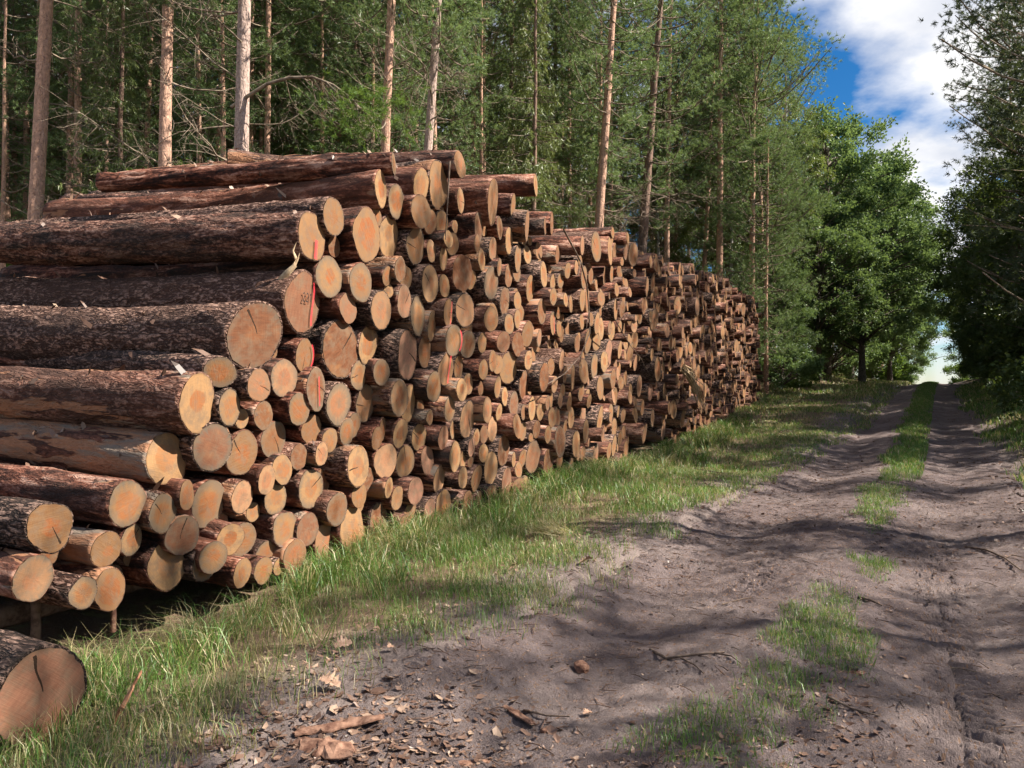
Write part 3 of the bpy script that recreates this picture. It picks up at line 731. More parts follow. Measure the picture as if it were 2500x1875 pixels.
REST = """1356,356,230 340,133,120 1196,442,205 1394,326,226 570,168,140 996,322,184 1630,192,250 1517,320,234 601,249,140 1505,126,231 1357,164,215 1493,280,228 1244,143,202 626,206,140 628,242,140 432,38,120 645,25,140 665,89,140 1801,238,250 675,253,140 1136,426,184 682,44,140 682,116,140 -46,188,70 689,220,140 -39,74,70 119,63,85 1220,288,189 283,268,100 1587,254,221 1155,313,181 511,10,120 1550,214,216 1058,429,170 1349,204,197 1790,386,237 1220,412,182 1265,258,186 1816,440,233 781,316,140 560,348,120 1926,304,242 796,346,140 1051,397,162 1641,143,213 1480,398,199 1714,439,218 1972,464,241 828,137,140 1543,34,202 201,135,85 2086,70,249 -196,25,100 1531,76,199 1567,112,201 1170,281,166 870,180,140 2027,65,239 1988,118,235 1274,325,174 1861,422,224 1252,198,171 243,17,85 1977,326,228 71,12,70 1883,285,220 920,241,140 1282,450,170 1682,172,203 2260,295,250 2037,238,231 1242,360,166 1837,267,215 1215,104,163 1397,366,178 1432,344,180 699,296,120 2312,259,250 1370,127,173 2061,329,229 1385,450,174 1029,418,145 -29,96,120 2349,433,250 480,241,100 -241,51,85 1177,250,155 110,226,70 1211,376,156 756,113,120 1504,50,178 1070,307,143 1322,229,162 1894,112,206 1334,415,163 2114,363,223 1593,302,182 2234,153,231 1162,354,148 1433,53,168 2513,361,250 854,438,124 1380,290,163 1968,79,208 2526,463,250 1462,246,169 1748,365,190 998,424,133 1985,421,206 -204,22,85 1457,107,166 1732,288,187 167,64,70 1254,406,151 1839,49,194 1584,185,174 1688,88,182 2616,153,250 2375,481,231 1562,331,171 1525,257,169 2470,337,238 1348,266,156 1562,445,171 1312,132,153 1701,267,181 189,6,70 1612,337,172 612,315,100 1990,264,198 1628,306,171 2107,321,205 2223,332,213 1811,327,184 1413,293,155 1637,368,171 2756,156,250 1061,369,130 215,149,70 1384,417,152 1586,382,166 1858,462,185 1669,239,172 2412,171,223 1605,158,167 890,444,117 1484,158,158 1934,181,189 1758,442,177 2084,481,200 1281,147,143 1315,259,146 1858,204,184 1239,452,140 666,63,100 1169,415,134 675,370,100 1674,471,169 1440,312,153 1792,113,177 1593,61,163 2727,431,241 1035,369,124 1571,148,161 1595,217,162 2635,198,233 107,206,120 700,242,100 1866,371,179 1980,227,186 2303,310,208 2015,295,188 831,445,108 1560,280,157 1513,209,153 871,422,110 1089,358,125 1356,237,142 1739,45,168 2045,197,188 1769,60,170 1699,316,165 2495,141,218 1214,158,132 1054,345,121 1304,205,138 2344,211,207 283,160,140 2520,253,218 285,63,70 289,309,70 1928,479,177 1415,402,144 1600,126,155 1669,117,160 1105,339,123 1608,33,155 2722,251,228 1829,358,169 869,400,107 1180,333,127 307,267,140 1560,363,151 2087,118,185 1633,465,155 2501,215,210 2149,421,188 1256,228,130 2409,128,203 1772,194,162 1647,337,154 1667,439,155 1094,382,118 2342,347,197 333,113,70 2270,76,192 1510,443,143 2412,214,200 1916,344,168 1461,38,140 1401,173,136 -93,132,85 1310,437,130 1419,453,137 2198,478,185 1937,401,169 2121,130,180 2047,387,175 1741,413,156 1449,175,138 1262,170,126 1803,44,160 1500,89,141 2453,149,199 1333,449,130 2041,458,173 1398,146,134 2095,181,176 1990,165,170 1743,112,154 613,225,85 1831,483,160 1739,255,154 369,345,70 1677,207,150 1290,278,126 2435,292,195 -76,54,85 1212,75,121 1616,81,145 1021,388,109 1577,411,143 877,337,100 1728,226,152 1210,132,120 1277,357,124 1304,324,125 1964,363,165 1462,205,134 1706,200,149 2725,302,210 1681,36,147 1300,349,124 1445,410,133 2805,336,213 2680,313,206 1719,342,149 1442,223,132 1836,304,156 1648,89,144 2686,131,206 1317,182,124 1903,215,159 910,218,100 658,43,85 69,41,100 1763,273,150 408,37,70 -183,38,70 663,155,85 1482,460,133 2565,173,197 1547,394,137 2356,248,184 2064,270,167 245,366,120 1289,226,121 1357,321,125 423,74,140 1697,389,144 2051,145,165 1679,293,143 948,317,100 1770,472,148 1192,396,114 2094,430,166 2483,179,188 1430,120,127 437,279,140 1381,214,125 1503,180,131 1294,170,119 1358,395,122 1770,163,146 1721,474,143 454,52,140 1488,223,129 454,357,140 455,91,140 2454,202,184 1488,24,129 1704,116,141 1962,149,155 1429,157,125 1445,460,126 463,323,140 1407,215,123 1055,234,103 468,264,140 1567,475,132 2584,312,189 2715,104,196 831,425,90 737,166,85 1817,134,145 1165,449,109 1942,126,152 1652,33,136 476,95,70 1926,444,151 2630,99,190 748,55,85 1341,134,118 480,11,140 481,208,140 2789,255,198 2172,129,164 483,352,140 2055,96,157 1622,263,133 765,297,85 2549,324,183 1291,302,114 2307,97,170 2116,254,159 1472,83,124 1932,266,149 1406,109,120 501,229,140 1377,190,118 1529,423,126 1469,306,123 1936,94,148 2365,376,171 1274,423,112 1909,417,146 1453,287,121 1208,181,108 1180,372,106 517,202,140 517,150,70 1258,287,110 519,363,140 1413,428,118 1141,337,103 1893,441,144 1593,434,128 805,11,85 1736,199,135 2696,462,186 1639,57,129 2342,287,167 1225,216,107 532,274,70 1696,142,132 1300,415,111 2137,182,156 1316,159,112 1790,82,137 350,15,120 2034,118,150 1622,108,128 2581,128,179 1821,92,138 1860,101,140 2303,218,163 2791,299,189 2014,440,147 549,187,140 1990,386,146 550,291,140 2076,208,151 2337,175,164 1307,383,219 1791,145,135 842,391,85 1823,164,136 2571,93,176 1060,274,96 179,46,100 1253,432,106 1375,263,113 561,38,70 2592,465,176 1915,140,141 563,224,140 563,16,140 1939,49,142 1663,66,127 1436,434,115 1477,185,117 1020,440,93 1373,36,112 378,327,120 2062,432,148 571,262,140 1826,191,135 1466,340,116 1446,140,115 1689,364,128 2016,329,145 2083,151,148 -99,49,70 1932,370,140 579,237,70 2261,238,157 1251,307,105 50,142,85 1439,20,114 2765,458,182 585,37,140 1646,278,125 1224,195,103 1918,241,138 1530,188,118 886,320,85 1669,268,125 890,291,85 1606,407,122 2194,419,151 2114,98,147 2076,403,145 1563,59,119 1783,422,130 2421,455,162 2179,320,149 1726,388,126 1879,233,134 2642,464,173 1847,233,132 911,67,85 614,20,140 1476,59,113 2377,276,159 1516,473,115 1528,285,116 2532,398,166 2274,440,153 2384,98,158 1259,381,102 2803,393,179 2800,122,179 1702,236,124 1234,387,100 2474,297,162 1970,290,137 2011,469,139 2147,277,145 634,324,140 2387,322,157 1186,312,97 440,306,120 644,271,140 1023,328,89 1385,103,106 652,132,140 1544,135,114 1733,319,123 2189,155,145 2332,475,152 2015,373,136 1837,387,127 1122,450,92 2199,389,145 1981,195,134 2033,352,136 1899,468,130 2299,171,149 1537,467,112 1688,414,119 1053,291,88 1199,354,95 2239,258,145 2143,454,141 1467,133,108 2428,326,154 110,179,85 2576,252,161 2694,354,166 2216,238,143 1912,74,129 2217,367,143 1504,417,108 1840,118,124 700,268,140 2291,486,145 2548,204,158 2143,236,138 1807,294,122 1746,176,119 711,343,140 713,203,140 2615,364,159 714,160,140 2189,65,139 1709,54,117 2162,391,138 2118,225,135 2563,384,156 1750,85,118 730,36,140 1798,471,120 735,138,140 2756,227,164 2234,89,139 2456,416,150 2648,235,158 1793,274,119 2690,197,160 2274,411,140 1523,166,106 2264,333,139 534,221,120 1328,332,96 1563,82,107 2730,471,160 1844,149,120 2517,111,150 1986,51,126 322,348,100 1671,347,111 2459,373,147 1490,342,103 1774,298,116 328,168,100 1442,79,100 2049,295,128 777,369,140 1034,348,82 2673,487,155 1199,216,89 2232,389,135 1842,330,118 2478,396,146 1608,364,107 2796,184,161 2201,90,134 2019,494,125 2536,288,148 1440,269,99 1656,404,217 2657,388,153 1337,390,94 1423,91,98 2314,373,138 2654,289,153 1390,393,96 1093,444,83 349,218,100 1878,331,236 2009,187,124 2200,446,132 1894,253,118 2722,179,155 2644,334,151 2158,103,130 2236,487,133 2118,475,128 2021,402,123 2312,400,136 1617,387,105 1229,174,88 1629,440,105 822,296,140 2093,277,126 1056,216,80 1799,170,113 1884,81,116 2619,486,148 2669,175,150 831,266,140 2142,335,127 1415,17,95 837,327,70 377,304,100 1866,157,114 2597,275,146 1250,336,88 2486,430,141 848,162,140 2716,394,150 2445,98,139 1734,136,108 1456,66,96 853,340,140 2752,196,152 2328,119,133 2062,171,122 2468,464,139 1853,77,113 860,14,140 2247,207,129 2148,61,125 1881,174,113 1059,252,78 2666,96,146 2206,264,127 2174,440,124 55,222,70 2152,478,123 1775,320,107 1796,352,108 2369,169,132 1946,428,114 2240,462,127 1901,368,112 1481,324,95 892,22,140 894,162,140 2647,416,143 2391,449,133 1886,142,111 901,344,140 1825,407,108 2402,293,132 1520,403,96 66,87,70 429,97,100 913,153,70 2212,113,124 2692,274,144 919,380,140 2492,481,135 256,88,85 925,134,140 1813,69,106 929,332,140 2578,409,138 2130,497,119 2261,377,125 933,269,140 997,403,73 934,63,140 2386,195,129 2614,298,139 267,354,85 941,359,140 700,368,120 456,25,100 1715,33,101 2266,170,124 2484,245,132 2767,351,144 1686,60,100 2241,422,122 2257,126,123 461,291,100 90,294,70 2297,342,124 1720,180,101 2078,359,115 1555,305,94 2122,159,117 2773,379,142 2478,103,130 2078,296,114 2393,391,127 1533,447,92 1614,284,95 2217,65,119 729,68,120 2036,419,112 1405,34,87 1995,490,110 1879,43,105 2762,275,141 2729,349,139 1724,91,99 1898,491,106 1590,351,94 298,199,85 2381,225,125 2113,290,114 2403,78,125 494,137,100 2324,72,122 2091,230,113 1753,308,99 1555,419,92 1806,203,101 2549,144,130 2366,304,123 2568,224,131 2518,177,129 1627,414,94 2030,167,109 2270,146,119 2507,285,128 2805,425,139 768,341,120 2768,323,138 2167,344,114 2251,355,117 2186,248,114 2167,76,114 2126,70,112 2166,367,113 2513,498,127 2469,493,125 2169,263,113 2196,350,114 2447,480,124 1550,177,89 2032,271,107 2622,247,130 2665,360,131 2657,149,131 1117,362,144 1719,150,95 342,363,85 2424,262,122 2356,109,118 2603,338,127 156,109,70 1196,298,74 2237,114,113 1784,450,96 2290,366,115 2213,180,112 2562,476,125 830,12,120 1887,195,99 1952,233,102 1508,232,85 1078,334,138 2699,162,129 2484,270,121 1893,387,99 1418,137,82 2051,484,105 2342,316,116 1936,152,100 1758,215,93 2086,380,105 378,166,85 2120,439,107 2571,444,123 1672,377,90 2158,164,108 586,10,100 1756,234,93 2430,395,118 2674,417,126 2415,363,234 2542,98,121 1909,162,98 593,224,100 595,63,100 2115,201,105 2268,194,111 598,275,100 2229,441,109 2527,426,120 2744,390,127 2793,485,129 886,106,120 888,81,120 2347,77,113 2441,229,116 2223,280,108 2208,303,107 2142,149,105 2300,70,111 2102,394,103 1180,228,70 901,273,120 2020,148,100 2346,397,112 2019,98,100 2075,245,102 1642,113,86 631,376,100 2553,268,118 2369,128,111 1959,252,97 1863,491,93 2221,201,106 2130,392,103 1349,433,75 1428,196,156 2518,84,116 2423,484,112 846,411,114 1550,160,81 2562,352,117 2527,155,115 2200,133,104 2337,96,109 2755,99,123 1879,481,93 1534,151,81 2655,262,120 2369,74,110 1765,250,88 948,123,120 949,10,120 949,149,120 2274,214,106 2569,285,116 2240,65,104 1859,177,91 2315,191,107 2311,500,107 2236,186,104 463,194,85 2290,195,105 2627,440,117 2689,397,119 2274,105,104 2007,351,95 2369,404,107 1474,433,153 1967,177,93 2302,422,105 2710,331,118 700,318,100 704,35,100 2014,209,94 2663,438,116 2778,410,120 2605,421,113 1956,270,92 2545,494,111 272,37,70 1320,347,70 275,50,70 2166,190,98 727,182,100 1466,17,74 291,11,70 2472,80,107 1360,414,70 2573,496,110 526,180,85 2630,269,111 1730,164,82 1598,461,155 2054,361,92 2777,204,115 542,359,85 1468,366,145 2809,466,115 2547,120,107 2078,450,92 2781,433,114 2502,411,105 787,293,100 2195,191,95 1633,232,154 2591,378,108 1528,233,74 2754,486,112 2802,226,114 800,138,100 1877,395,84 329,150,70 2261,471,96 1440,391,70 1712,364,79 2601,107,106 816,61,100 2143,374,91 2763,121,110 2258,490,95 833,96,100 2154,299,91 2461,441,100 2177,230,92 2280,464,94 2307,451,190 360,233,70 1752,392,78 2412,98,98 367,290,70 1711,407,76 616,267,85 2292,147,93 2314,138,94 2757,299,107 2410,500,96 889,199,100 2184,288,178 902,127,100 651,202,85 2231,221,89 918,433,100 2250,403,89 1602,98,70 2714,142,102 1042,324,106 1842,174,76 940,87,100 943,386,100 2176,174,86 2161,501,85 2511,317,191 2332,499,90 2405,420,184 1643,429,70 2337,376,90 2392,244,91 2177,495,85 2414,243,91 2378,345,90 457,7,70 2175,460,84 2797,448,101 1889,63,75 2593,502,95 1390,19,122 2675,246,97 2184,104,84 2455,258,182 2363,325,88 2001,83,78 474,371,70 2447,120,90 2648,120,96 748,80,85 480,81,70 2219,407,83 2655,504,96 2471,223,90 2687,435,96 1746,463,70 2738,122,97 489,373,70 2736,498,97 2599,87,93 2743,368,97 2717,369,96 2550,236,91 2561,423,91 788,56,85 2262,261,82 1905,48,145 2439,76,87 988,389,95 2593,198,181 2708,487,93 1760,135,135 2788,98,95 542,375,70 542,340,70 826,78,85 827,114,85 2149,315,77 1898,182,70 2493,452,85 2578,364,87 578,343,70 872,37,85 2278,351,79 1659,312,125 589,87,70 885,360,85 1281,403,105 898,250,85 2809,367,91 2806,206,91 2197,215,150 2663,213,87 1950,209,137 2016,132,70 2056,411,70 948,46,85 2069,229,70 652,251,70 2349,145,152 2748,331,86 2372,149,76 678,275,70 2585,430,81 2148,120,70 2173,205,70 2613,219,80 2530,219,78 2491,78,77 1426,380,104 2326,149,73 721,366,70 2290,124,142 1762,339,117 2759,251,82 2313,352,70 2624,421,77 2700,502,79 1445,372,100 2360,187,70 794,230,70 2625,317,76 1584,86,105 802,307,70 2786,361,79 812,241,70 2717,501,77 2617,407,74 2692,378,76 2435,419,70 2435,498,70 839,181,70 2616,121,73 2692,228,149 1732,72,108 2622,508,72 1356,448,90 2571,336,70 1859,132,110 909,8,70 2805,277,74 927,291,70 931,200,70 940,105,70 940,247,70 2738,277,70 2803,154,142 1233,81,80 2103,456,111 1059,165,70 2725,208,133 2629,388,124 2144,84,105 2284,388,109 1868,59,94 2440,436,107 2161,218,96 2147,205,95 1399,126,70 2600,232,105 2605,394,103 2640,309,96 2526,133,89 1954,107,73 2108,410,73 2445,460,81 2504,393,81 2143,354,70 2645,168,77 2686,102,70 2760,415,70 2770,493,70"""

# ------------------------------------------------------------------ terrain
# track frame: a runs along the track, t across it (positive to the right)
TX, TY = 0.4886, 0.8725


def to_at(x, y):
    return (x + 0.87) * TX + y * TY, (x + 0.87) * TY - y * TX


def to_xy(a, t):
    return a * TX + t * TY - 0.87, a * TY - t * TX


_RA = [-60, 0, 16, 20, 25, 32, 38, 44.7, 55, 77, 90, 130, 200, 900]
_RZ = [-0.2, 0, 0, .08, .35, .80, 1.12, 1.4, 1.6, 1.7, 1.5, -1.5, -3.0, -6.0]


def base_z(a, t):
    z = np.interp(a, _RA, _RZ)
    z = z + sstep(36, 58, a) * sstep(3.0, 11, -t) * 1.7 * (1 - sstep(90, 160, a))
    bank = sstep(1.75, 2.7, t) * 0.24 + sstep(2.6, 6.5, t) * 0.35
    z = z + bank
    return z


def ground_z(a, t):
    z = base_z(a, t)
    near = 1 - sstep(30, 80, np.abs(a))
    z = z + 0.035 * fbm(a * 1.1, t * 1.1, 3.1, 5, 3) * near + 0.10 * vnoise(a * 0.25, t * 0.25, 1.0, 9)
    z = z - 0.16 * np.exp(-(((a - 4.0) / 1.3) ** 2 + ((t + 4.3) / 0.9) ** 2))     # hollow under the pile's near end
    z = z - 0.30 * sstep(1.80, 1.25, np.abs(t + 0.10)) * (1 - sstep(80, 100, a))
    return z


def road_edges(a):
    nar = sstep(13, 36, a)
    l = -2.05 + 0.68 * nar + 0.16 * fbm(a * 0.7, 0.0, 0.0, 21, 3) + 0.05 * vnoise(a * 4, 0, 0, 22)
    r = 1.92 - 0.60 * nar + 0.16 * fbm(a * 0.6, 5.0, 0.0, 23, 3) + 0.06 * vnoise(a * 3.5, 0, 0, 24)
    return l, r


def road_z(a, t):
    z = base_z(a, np.minimum(t, 1.75)) - 0.01
    tc = t - 0.06 * np.sin(a * 0.45)
    z = z - 0.10 * np.exp(-((tc + 1.12) / 0.40) ** 2) - 0.085 * np.exp(-((tc - 0.88) / 0.38) ** 2)
    z = z + 0.045 * np.exp(-((tc + 0.15) / 0.33) ** 2) + 0.015 * np.exp(-((tc + 1.95) / 0.16) ** 2) + 0.04 * np.exp(-((tc - 1.72) / 0.2) ** 2)
    z = z + 0.010 * fbm(a * 2.0, t * 2.4, 0.0, 31, 3) + 0.010 * vnoise(a * 0.6, t * 0.9, 0.0, 37)
    f = 1 - sstep(10, 20, a)
    z = z + f * (0.013 * fbm(a * 9, t * 10, 0.0, 33, 3) + 0.016 * np.abs(fbm(a * 22, t * 26, 0.0, 35, 2)))
    # trampled clods beside the wheel lanes
    z = z + f * 0.02 * np.clip(fbm(a * 6, t * 6, 2.0, 39, 2), 0, 1) * (np.exp(-((tc - 1.55) / .25) ** 2) + np.exp(-((tc + 1.8) / .2) ** 2))
    # tyre lugs pressed into both lanes
    def lugs(tcn, wdt, per, amp, seed):
        u = (tc - tcn) / wdt
        inside = sstep(1.0, 0.8, np.abs(u))
        ph = a / per + 0.30 * np.abs(u) + np.where(u > 0, 0.5, 0.0) + 0.05 * vnoise(a * 3, t * 9, 0, seed)
        bar = sstep(-0.15, 0.35, np.sin(ph * 2 * np.pi))
        wear = np.clip(0.75 + 0.6 * fbm(a * 0.8, t * 2.0, 0.0, seed, 3), 0.6, 1)
        return inside * amp * wear * (bar - 0.75) * (1 - sstep(9, 15, a))
    z = z + lugs(0.80 - 0.02 * (a - 4), 0.17, 0.092, 0.085, 41) + lugs(-0.62, 0.17, 0.09, 0.055, 43) * sstep(5.5, 7, a)
    l, r = road_edges(a)
    z = z - 0.14 * sstep(0.30, -0.30, t - l) - 0.16 * sstep(0.25, -0.3, r - t)
    return z


def grid_faces(nr, nc):
    i = np.arange(nr - 1)[:, None] * nc + np.arange(nc - 1)[None, :]
    i = i.ravel()
    return np.stack([i, i + 1, i + nc + 1, i + nc], 1)


def terrain(name, av, tv, zf, mat, kind, label=None):
    A, T = np.meshgrid(av, tv, indexing='ij')
    X, Y = to_xy(A, T)
    Z = zf(A, T)
    V = np.stack([X, Y, Z], -1).reshape(-1, 3)
    at = np.stack([A, T, np.zeros_like(A)], -1).reshape(-1, 3)
    me = mesh_np(name, V, grid_faces(len(av), len(tv))[:, ::-1], [mat], attrs={'at': ('FLOAT_VECTOR', at)})
    o = obj(name, me)
    tag(o, label, kind=kind)
    return o


def mat_ground():
    m = M('forest_floor')
    at = m.attr('at'); p = m.coord('Object')
    n1 = m.noise(p, 0.9, 5, 0.6); n2 = m.noise(p, 7, 4, 0.6); n3 = m.noise(p, 40, 4, 0.6)
    c = m.mix(n3, (0.085, 0.055, 0.036), (0.21, 0.15, 0.10))
    c = m.mix(m.smooth(n2, 0.5, 0.7), c, (0.26, 0.19, 0.125))
    gm = m.smooth(m.math('ADD', n1, m.math('MULTIPLY', m.math('SUBTRACT', n2, 0.5), 0.9)), 0.46, 0.66)
    c = m.mix(m.math('MULTIPLY', gm, 0.5), c, m.mix(n3, (0.045, 0.075, 0.02), (0.13, 0.16, 0.05)))
    soil = m.mix(n2, (0.11, 0.084, 0.078), (0.22, 0.175, 0.158))
    side = m.math('ABSOLUTE', m.math('ADD', m.sep(at)[1], 0.1))
    c = m.mix(m.smooth(m.math('ADD', side, m.math('MULTIPLY', m.math('SUBTRACT', n1, 0.5), 1.2)), 2.7, 2.0), c, soil)
    return m.principled(c, 0.95, m.bump(m.math('ADD', n3, n2), 0.8, 0.03), 0.1)


def mat_dirt():
    m = M('track_dirt')
    at = m.attr('at')
    n0 = m.noise(at, 0.7, 4, 0.6); n1 = m.noise(at, 3.2, 5, 0.65); n2 = m.noise(at, 22, 5, 0.7); n3 = m.noise(at, 90, 4, 0.75)
    c = m.mix(m.smooth(n1, 0.3, 0.7), (0.118, 0.088, 0.086), (0.225, 0.176, 0.170))
    c = m.mix(m.math('MULTIPLY', m.smooth(n0, 0.45, 0.7), 0.6), c, (0.31, 0.25, 0.232))
    c = m.mix(m.math('MULTIPLY', m.smooth(n2, 0.5, 0.72), 0.55), c, (0.095, 0.072, 0.064))
    c = m.mix(m.math('MULTIPLY', m.smooth(n3, 0.55, 0.75), 0.35), c, (0.28, 0.22, 0.19))
    sp = m.voro(at, 95, 'F1', 'Color'); s0 = m.sep(sp)[0]
    c = m.mix(m.math('MULTIPLY', m.math('GREATER_THAN', s0, 0.93), 0.7), c, (0.24, 0.14, 0.085))
    tt = m.math('ABSOLUTE', m.math('ADD', m.sep(at)[1], 0.15))
    h = m.math('ADD', m.math('MULTIPLY', n2, 1.0), m.math('MULTIPLY', n3, 0.7))
    return m.principled(c, 0.95, m.bump(h, 1.0, 0.045), 0.12)


M_GROUND = mat_ground()
M_DIRT = mat_dirt()
av = np.concatenate([np.arange(-45, -6, 3.0), np.arange(-6, 30, 0.22), np.arange(30, 95, 0.8), np.geomspace(96, 1500, 40)])
tv = np.concatenate([-np.geomspace(1200, 40, 26), np.arange(-38, -8, 1.2), np.arange(-8, 5, 0.13), np.arange(5, 40, 1.4), np.geomspace(42, 1200, 26)])
terrain('ground', av, tv, ground_z, M_GROUND, 'structure', 'forest floor of soil, needles and moss under the pile and trees')
ra = [1.0]
while ra[-1] < 96: ra.append(ra[-1] + max(0.013, (0.0036 if ra[-1] < 14 else 0.008) * ra[-1]))
terrain('road', np.array(ra), np.arange(-2.55, 2.45, 0.027), road_z, M_DIRT, 'structure', 'rutted sandy forest track with tyre prints')


def surf(x, y):
    a, t = to_at(np.asarray(x, float), np.asarray(y, float))
    return np.maximum(ground_z(a, t), np.where((t > -2.5) & (t < 2.4), road_z(a, np.clip(t, -2.5, 2.4)), -99))


# ------------------------------------------------------------------ log pile
P0 = np.array([-1.71, 7.0]); PD = np.array([0.428, 0.904]); PN = np.array([0.904, -0.428])
YAW0 = math.atan2(PN[1], PN[0])


def ring_shape(rg, nseg):
    th = np.arange(nseg) / nseg * 2 * math.pi
    f = np.ones(nseg)
    for k, a in ((2, .045), (3, .028), (4, .016), (5, .012)):
        f += rg.normal(0, a * .7) * np.cos(k * th + rg.uniform(0, 6.28))
    return th, f


def log_geo(r, L, nseg, nring, rg, skew=0.0, tilt=0.0, kind=0.5, peel=0.3, amp=0.006, taper=0.12, bend=0.03, face_rings=3, lip=0.05):
    """One log: axis from the sawn end at x=0 back to x=-L. Returns bark and face arrays."""
    th, f = ring_shape(rg, nseg)
    tt = np.linspace(0, 1, nring) ** 1.15
    cy, cz = np.cos(th), np.sin(th)
    T, TH = np.meshgrid(tt, th, indexing='ij')
    rad = r * (1 - taper * T) * f[None, :]
    seed = int(rg.integers(1, 9999))
    if amp > 0:
        X3 = -T * L
        q = 1.0 / max(r, 0.08)
        w = 0.05 * vnoise(X3 * 3, np.cos(TH) * 2, np.sin(TH) * 2, seed)
        nn = fbm(X3 * 2.6 + w * 8, np.cos(TH) * 2.6 * r * 9, np.sin(TH) * 2.6 * r * 9, seed, 4, 0.55)
        rid = 1 - np.abs(vnoise(X3 * 4.5 + w * 20, np.cos(TH) * r * 26, np.sin(TH) * r * 26, seed + 3))
        big = vnoise(X3 * 0.9, np.cos(TH) * 1.2, np.sin(TH) * 1.2, seed + 7)
        soft = 0.25 + 0.75 * (1 - np.exp(X3 / .22))
        rad = rad + soft * amp * (nn * 1.0 + (rid - 0.6) * 1.8 * kind) + 0.055 * r * big
        for kn in range(int(rg.integers(2, 7))):     # branch knots and swellings
            kx, kt, ka, ks = -rg.uniform(.15, 1) * L, rg.uniform(0, 6.28), rg.uniform(.010, .035), rg.uniform(.04, .09)
            dt = np.abs((TH - kt + math.pi) % (2 * math.pi) - math.pi) * r
            rad = rad + ka * np.exp(-((X3 - kx) ** 2 + dt ** 2) / (2 * ks ** 2))
    bx, by = rg.normal(0, bend), rg.normal(0, bend)
    yc = bx * np.sin(T * math.pi) + 0; zc = by * np.sin(T * math.pi) * 0.7
    Yv = rad * cy[None, :] + yc; Zv = rad * cz[None, :] + zc
    endf = np.exp(-T * L / 0.35)
    Xv = -T * L + endf * (skew * Yv + tilt * Zv)
    V = np.stack([Xv, Yv, Zv], -1).reshape(-1, 3)
    i = (np.arange(nring - 1)[:, None] * nseg + np.arange(nseg)[None, :])
    j = (np.arange(nring - 1)[:, None] * nseg + (np.arange(nseg)[None, :] + 1) % nseg)
    F4 = np.stack([i, i + nseg, j + nseg, j], -1).reshape(-1, 4)
    # bark lip: annulus turned inwards at the sawn end
    lipr = (1 - lip)
    V0 = V[:nseg].copy(); c0 = V0.mean(0)
    V1 = c0 + (V0 - c0) * lipr; V1[:, 0] += -0.004
    nb = len(V)
    k = np.arange(nseg); k2 = (k + 1) % nseg
    FL = np.stack([k, k2, nb + k2, nb + k], 1)
    # back cap
    Vb = V[(nring - 1) * nseg: nring * nseg]; cb = Vb.mean(0)
    nbk = nb + nseg
    FB = np.stack([(nring - 1) * nseg + k2, (nring - 1) * nseg + k, np.full(nseg, nbk)], 1)
    VV = np.vstack([V, V1, cb[None]])
    off = rg.uniform(-40, 40, 3)
    lc = VV + off
    lb = np.tile([kind, peel, rg.uniform()], (len(VV), 1))
    # face disc
    ang_rag = rg.normal(0, 1, nseg)
    fr = np.linspace(0, 1, face_rings + 1)[1:]
    FV = [c0 + np.array([0.002, 0, 0])]
    FCO = [np.zeros(3)]
    for q in fr:
        P = c0 + (V1 - c0) * q * 1.012
        P[:, 0] += 0.006 + 0.0006 * rg.normal(0, 1, nseg)
        if q == 1: P[:, 1:] = c0[1:] + (P[:, 1:] - c0[1:]) * (1 + 0.008 * ang_rag[:, None])
        FV.append(P)
        FCO.append(np.stack([q * cy * f / f.max(), q * cz * f / f.max(), np.zeros(nseg)], 1))
    FVV = np.vstack([FV[0][None]] + FV[1:])
    FCO = np.vstack([FCO[0][None]] + FCO[1:])
    tri = np.stack([np.zeros(nseg, int), 1 + k, 1 + k2], 1)
    quads = []
    for q in range(face_rings - 1):
        b0 = 1 + q * nseg; b1 = b0 + nseg
        quads.append(np.stack([b0 + k, b1 + k, b1 + k2, b0 + k2], 1))
    FQ = np.vstack(quads) if quads else np.zeros((0, 4), int)
    rnd = rg.uniform()
    FCO[:, :2] += rg.normal(0, .08, 2)[None] * (1 - np.hypot(FCO[:, 0], FCO[:, 1]))[:, None].clip(0, 1)
    FCO[:, 2] = rnd
    return VV, [F4, FL, FB], lc, lb, FVV, [tri, FQ], FCO, c0


def face_params(fl, rg):
    heart = rg.uniform(0.36, 0.60); tone = rg.uniform(0.05, 0.95); grey = max(0, rg.normal(0.32, 0.3))
    brown = max(0, rg.normal(0.15, 0.42)); crack = float(rg.uniform() < 0.16); pink = max(0, rg.normal(-.12, .32))
    if 'o' in fl: heart = rg.uniform(.5, .62); tone *= .8
    if 'g' in fl: grey = rg.uniform(.7, .95)
    if 'G' in fl: grey = 1.25
    if 'y' in fl or 'Y' in fl: grey = 0.05; brown = 0; tone = 1.0
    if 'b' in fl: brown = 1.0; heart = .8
    if 'k' in fl: pink = 1.0; grey = 0
    if 'c' in fl: crack = 1.0
    if 'p' in fl or 's' in fl: grey = .15
    if 'd' in fl: brown = .9; grey = .9; tone = 0  # dark cut: brown and grey paint in the shade on the streaked end
    return (heart, min(1, tone), grey), (min(1, brown), crack, min(1, pink))


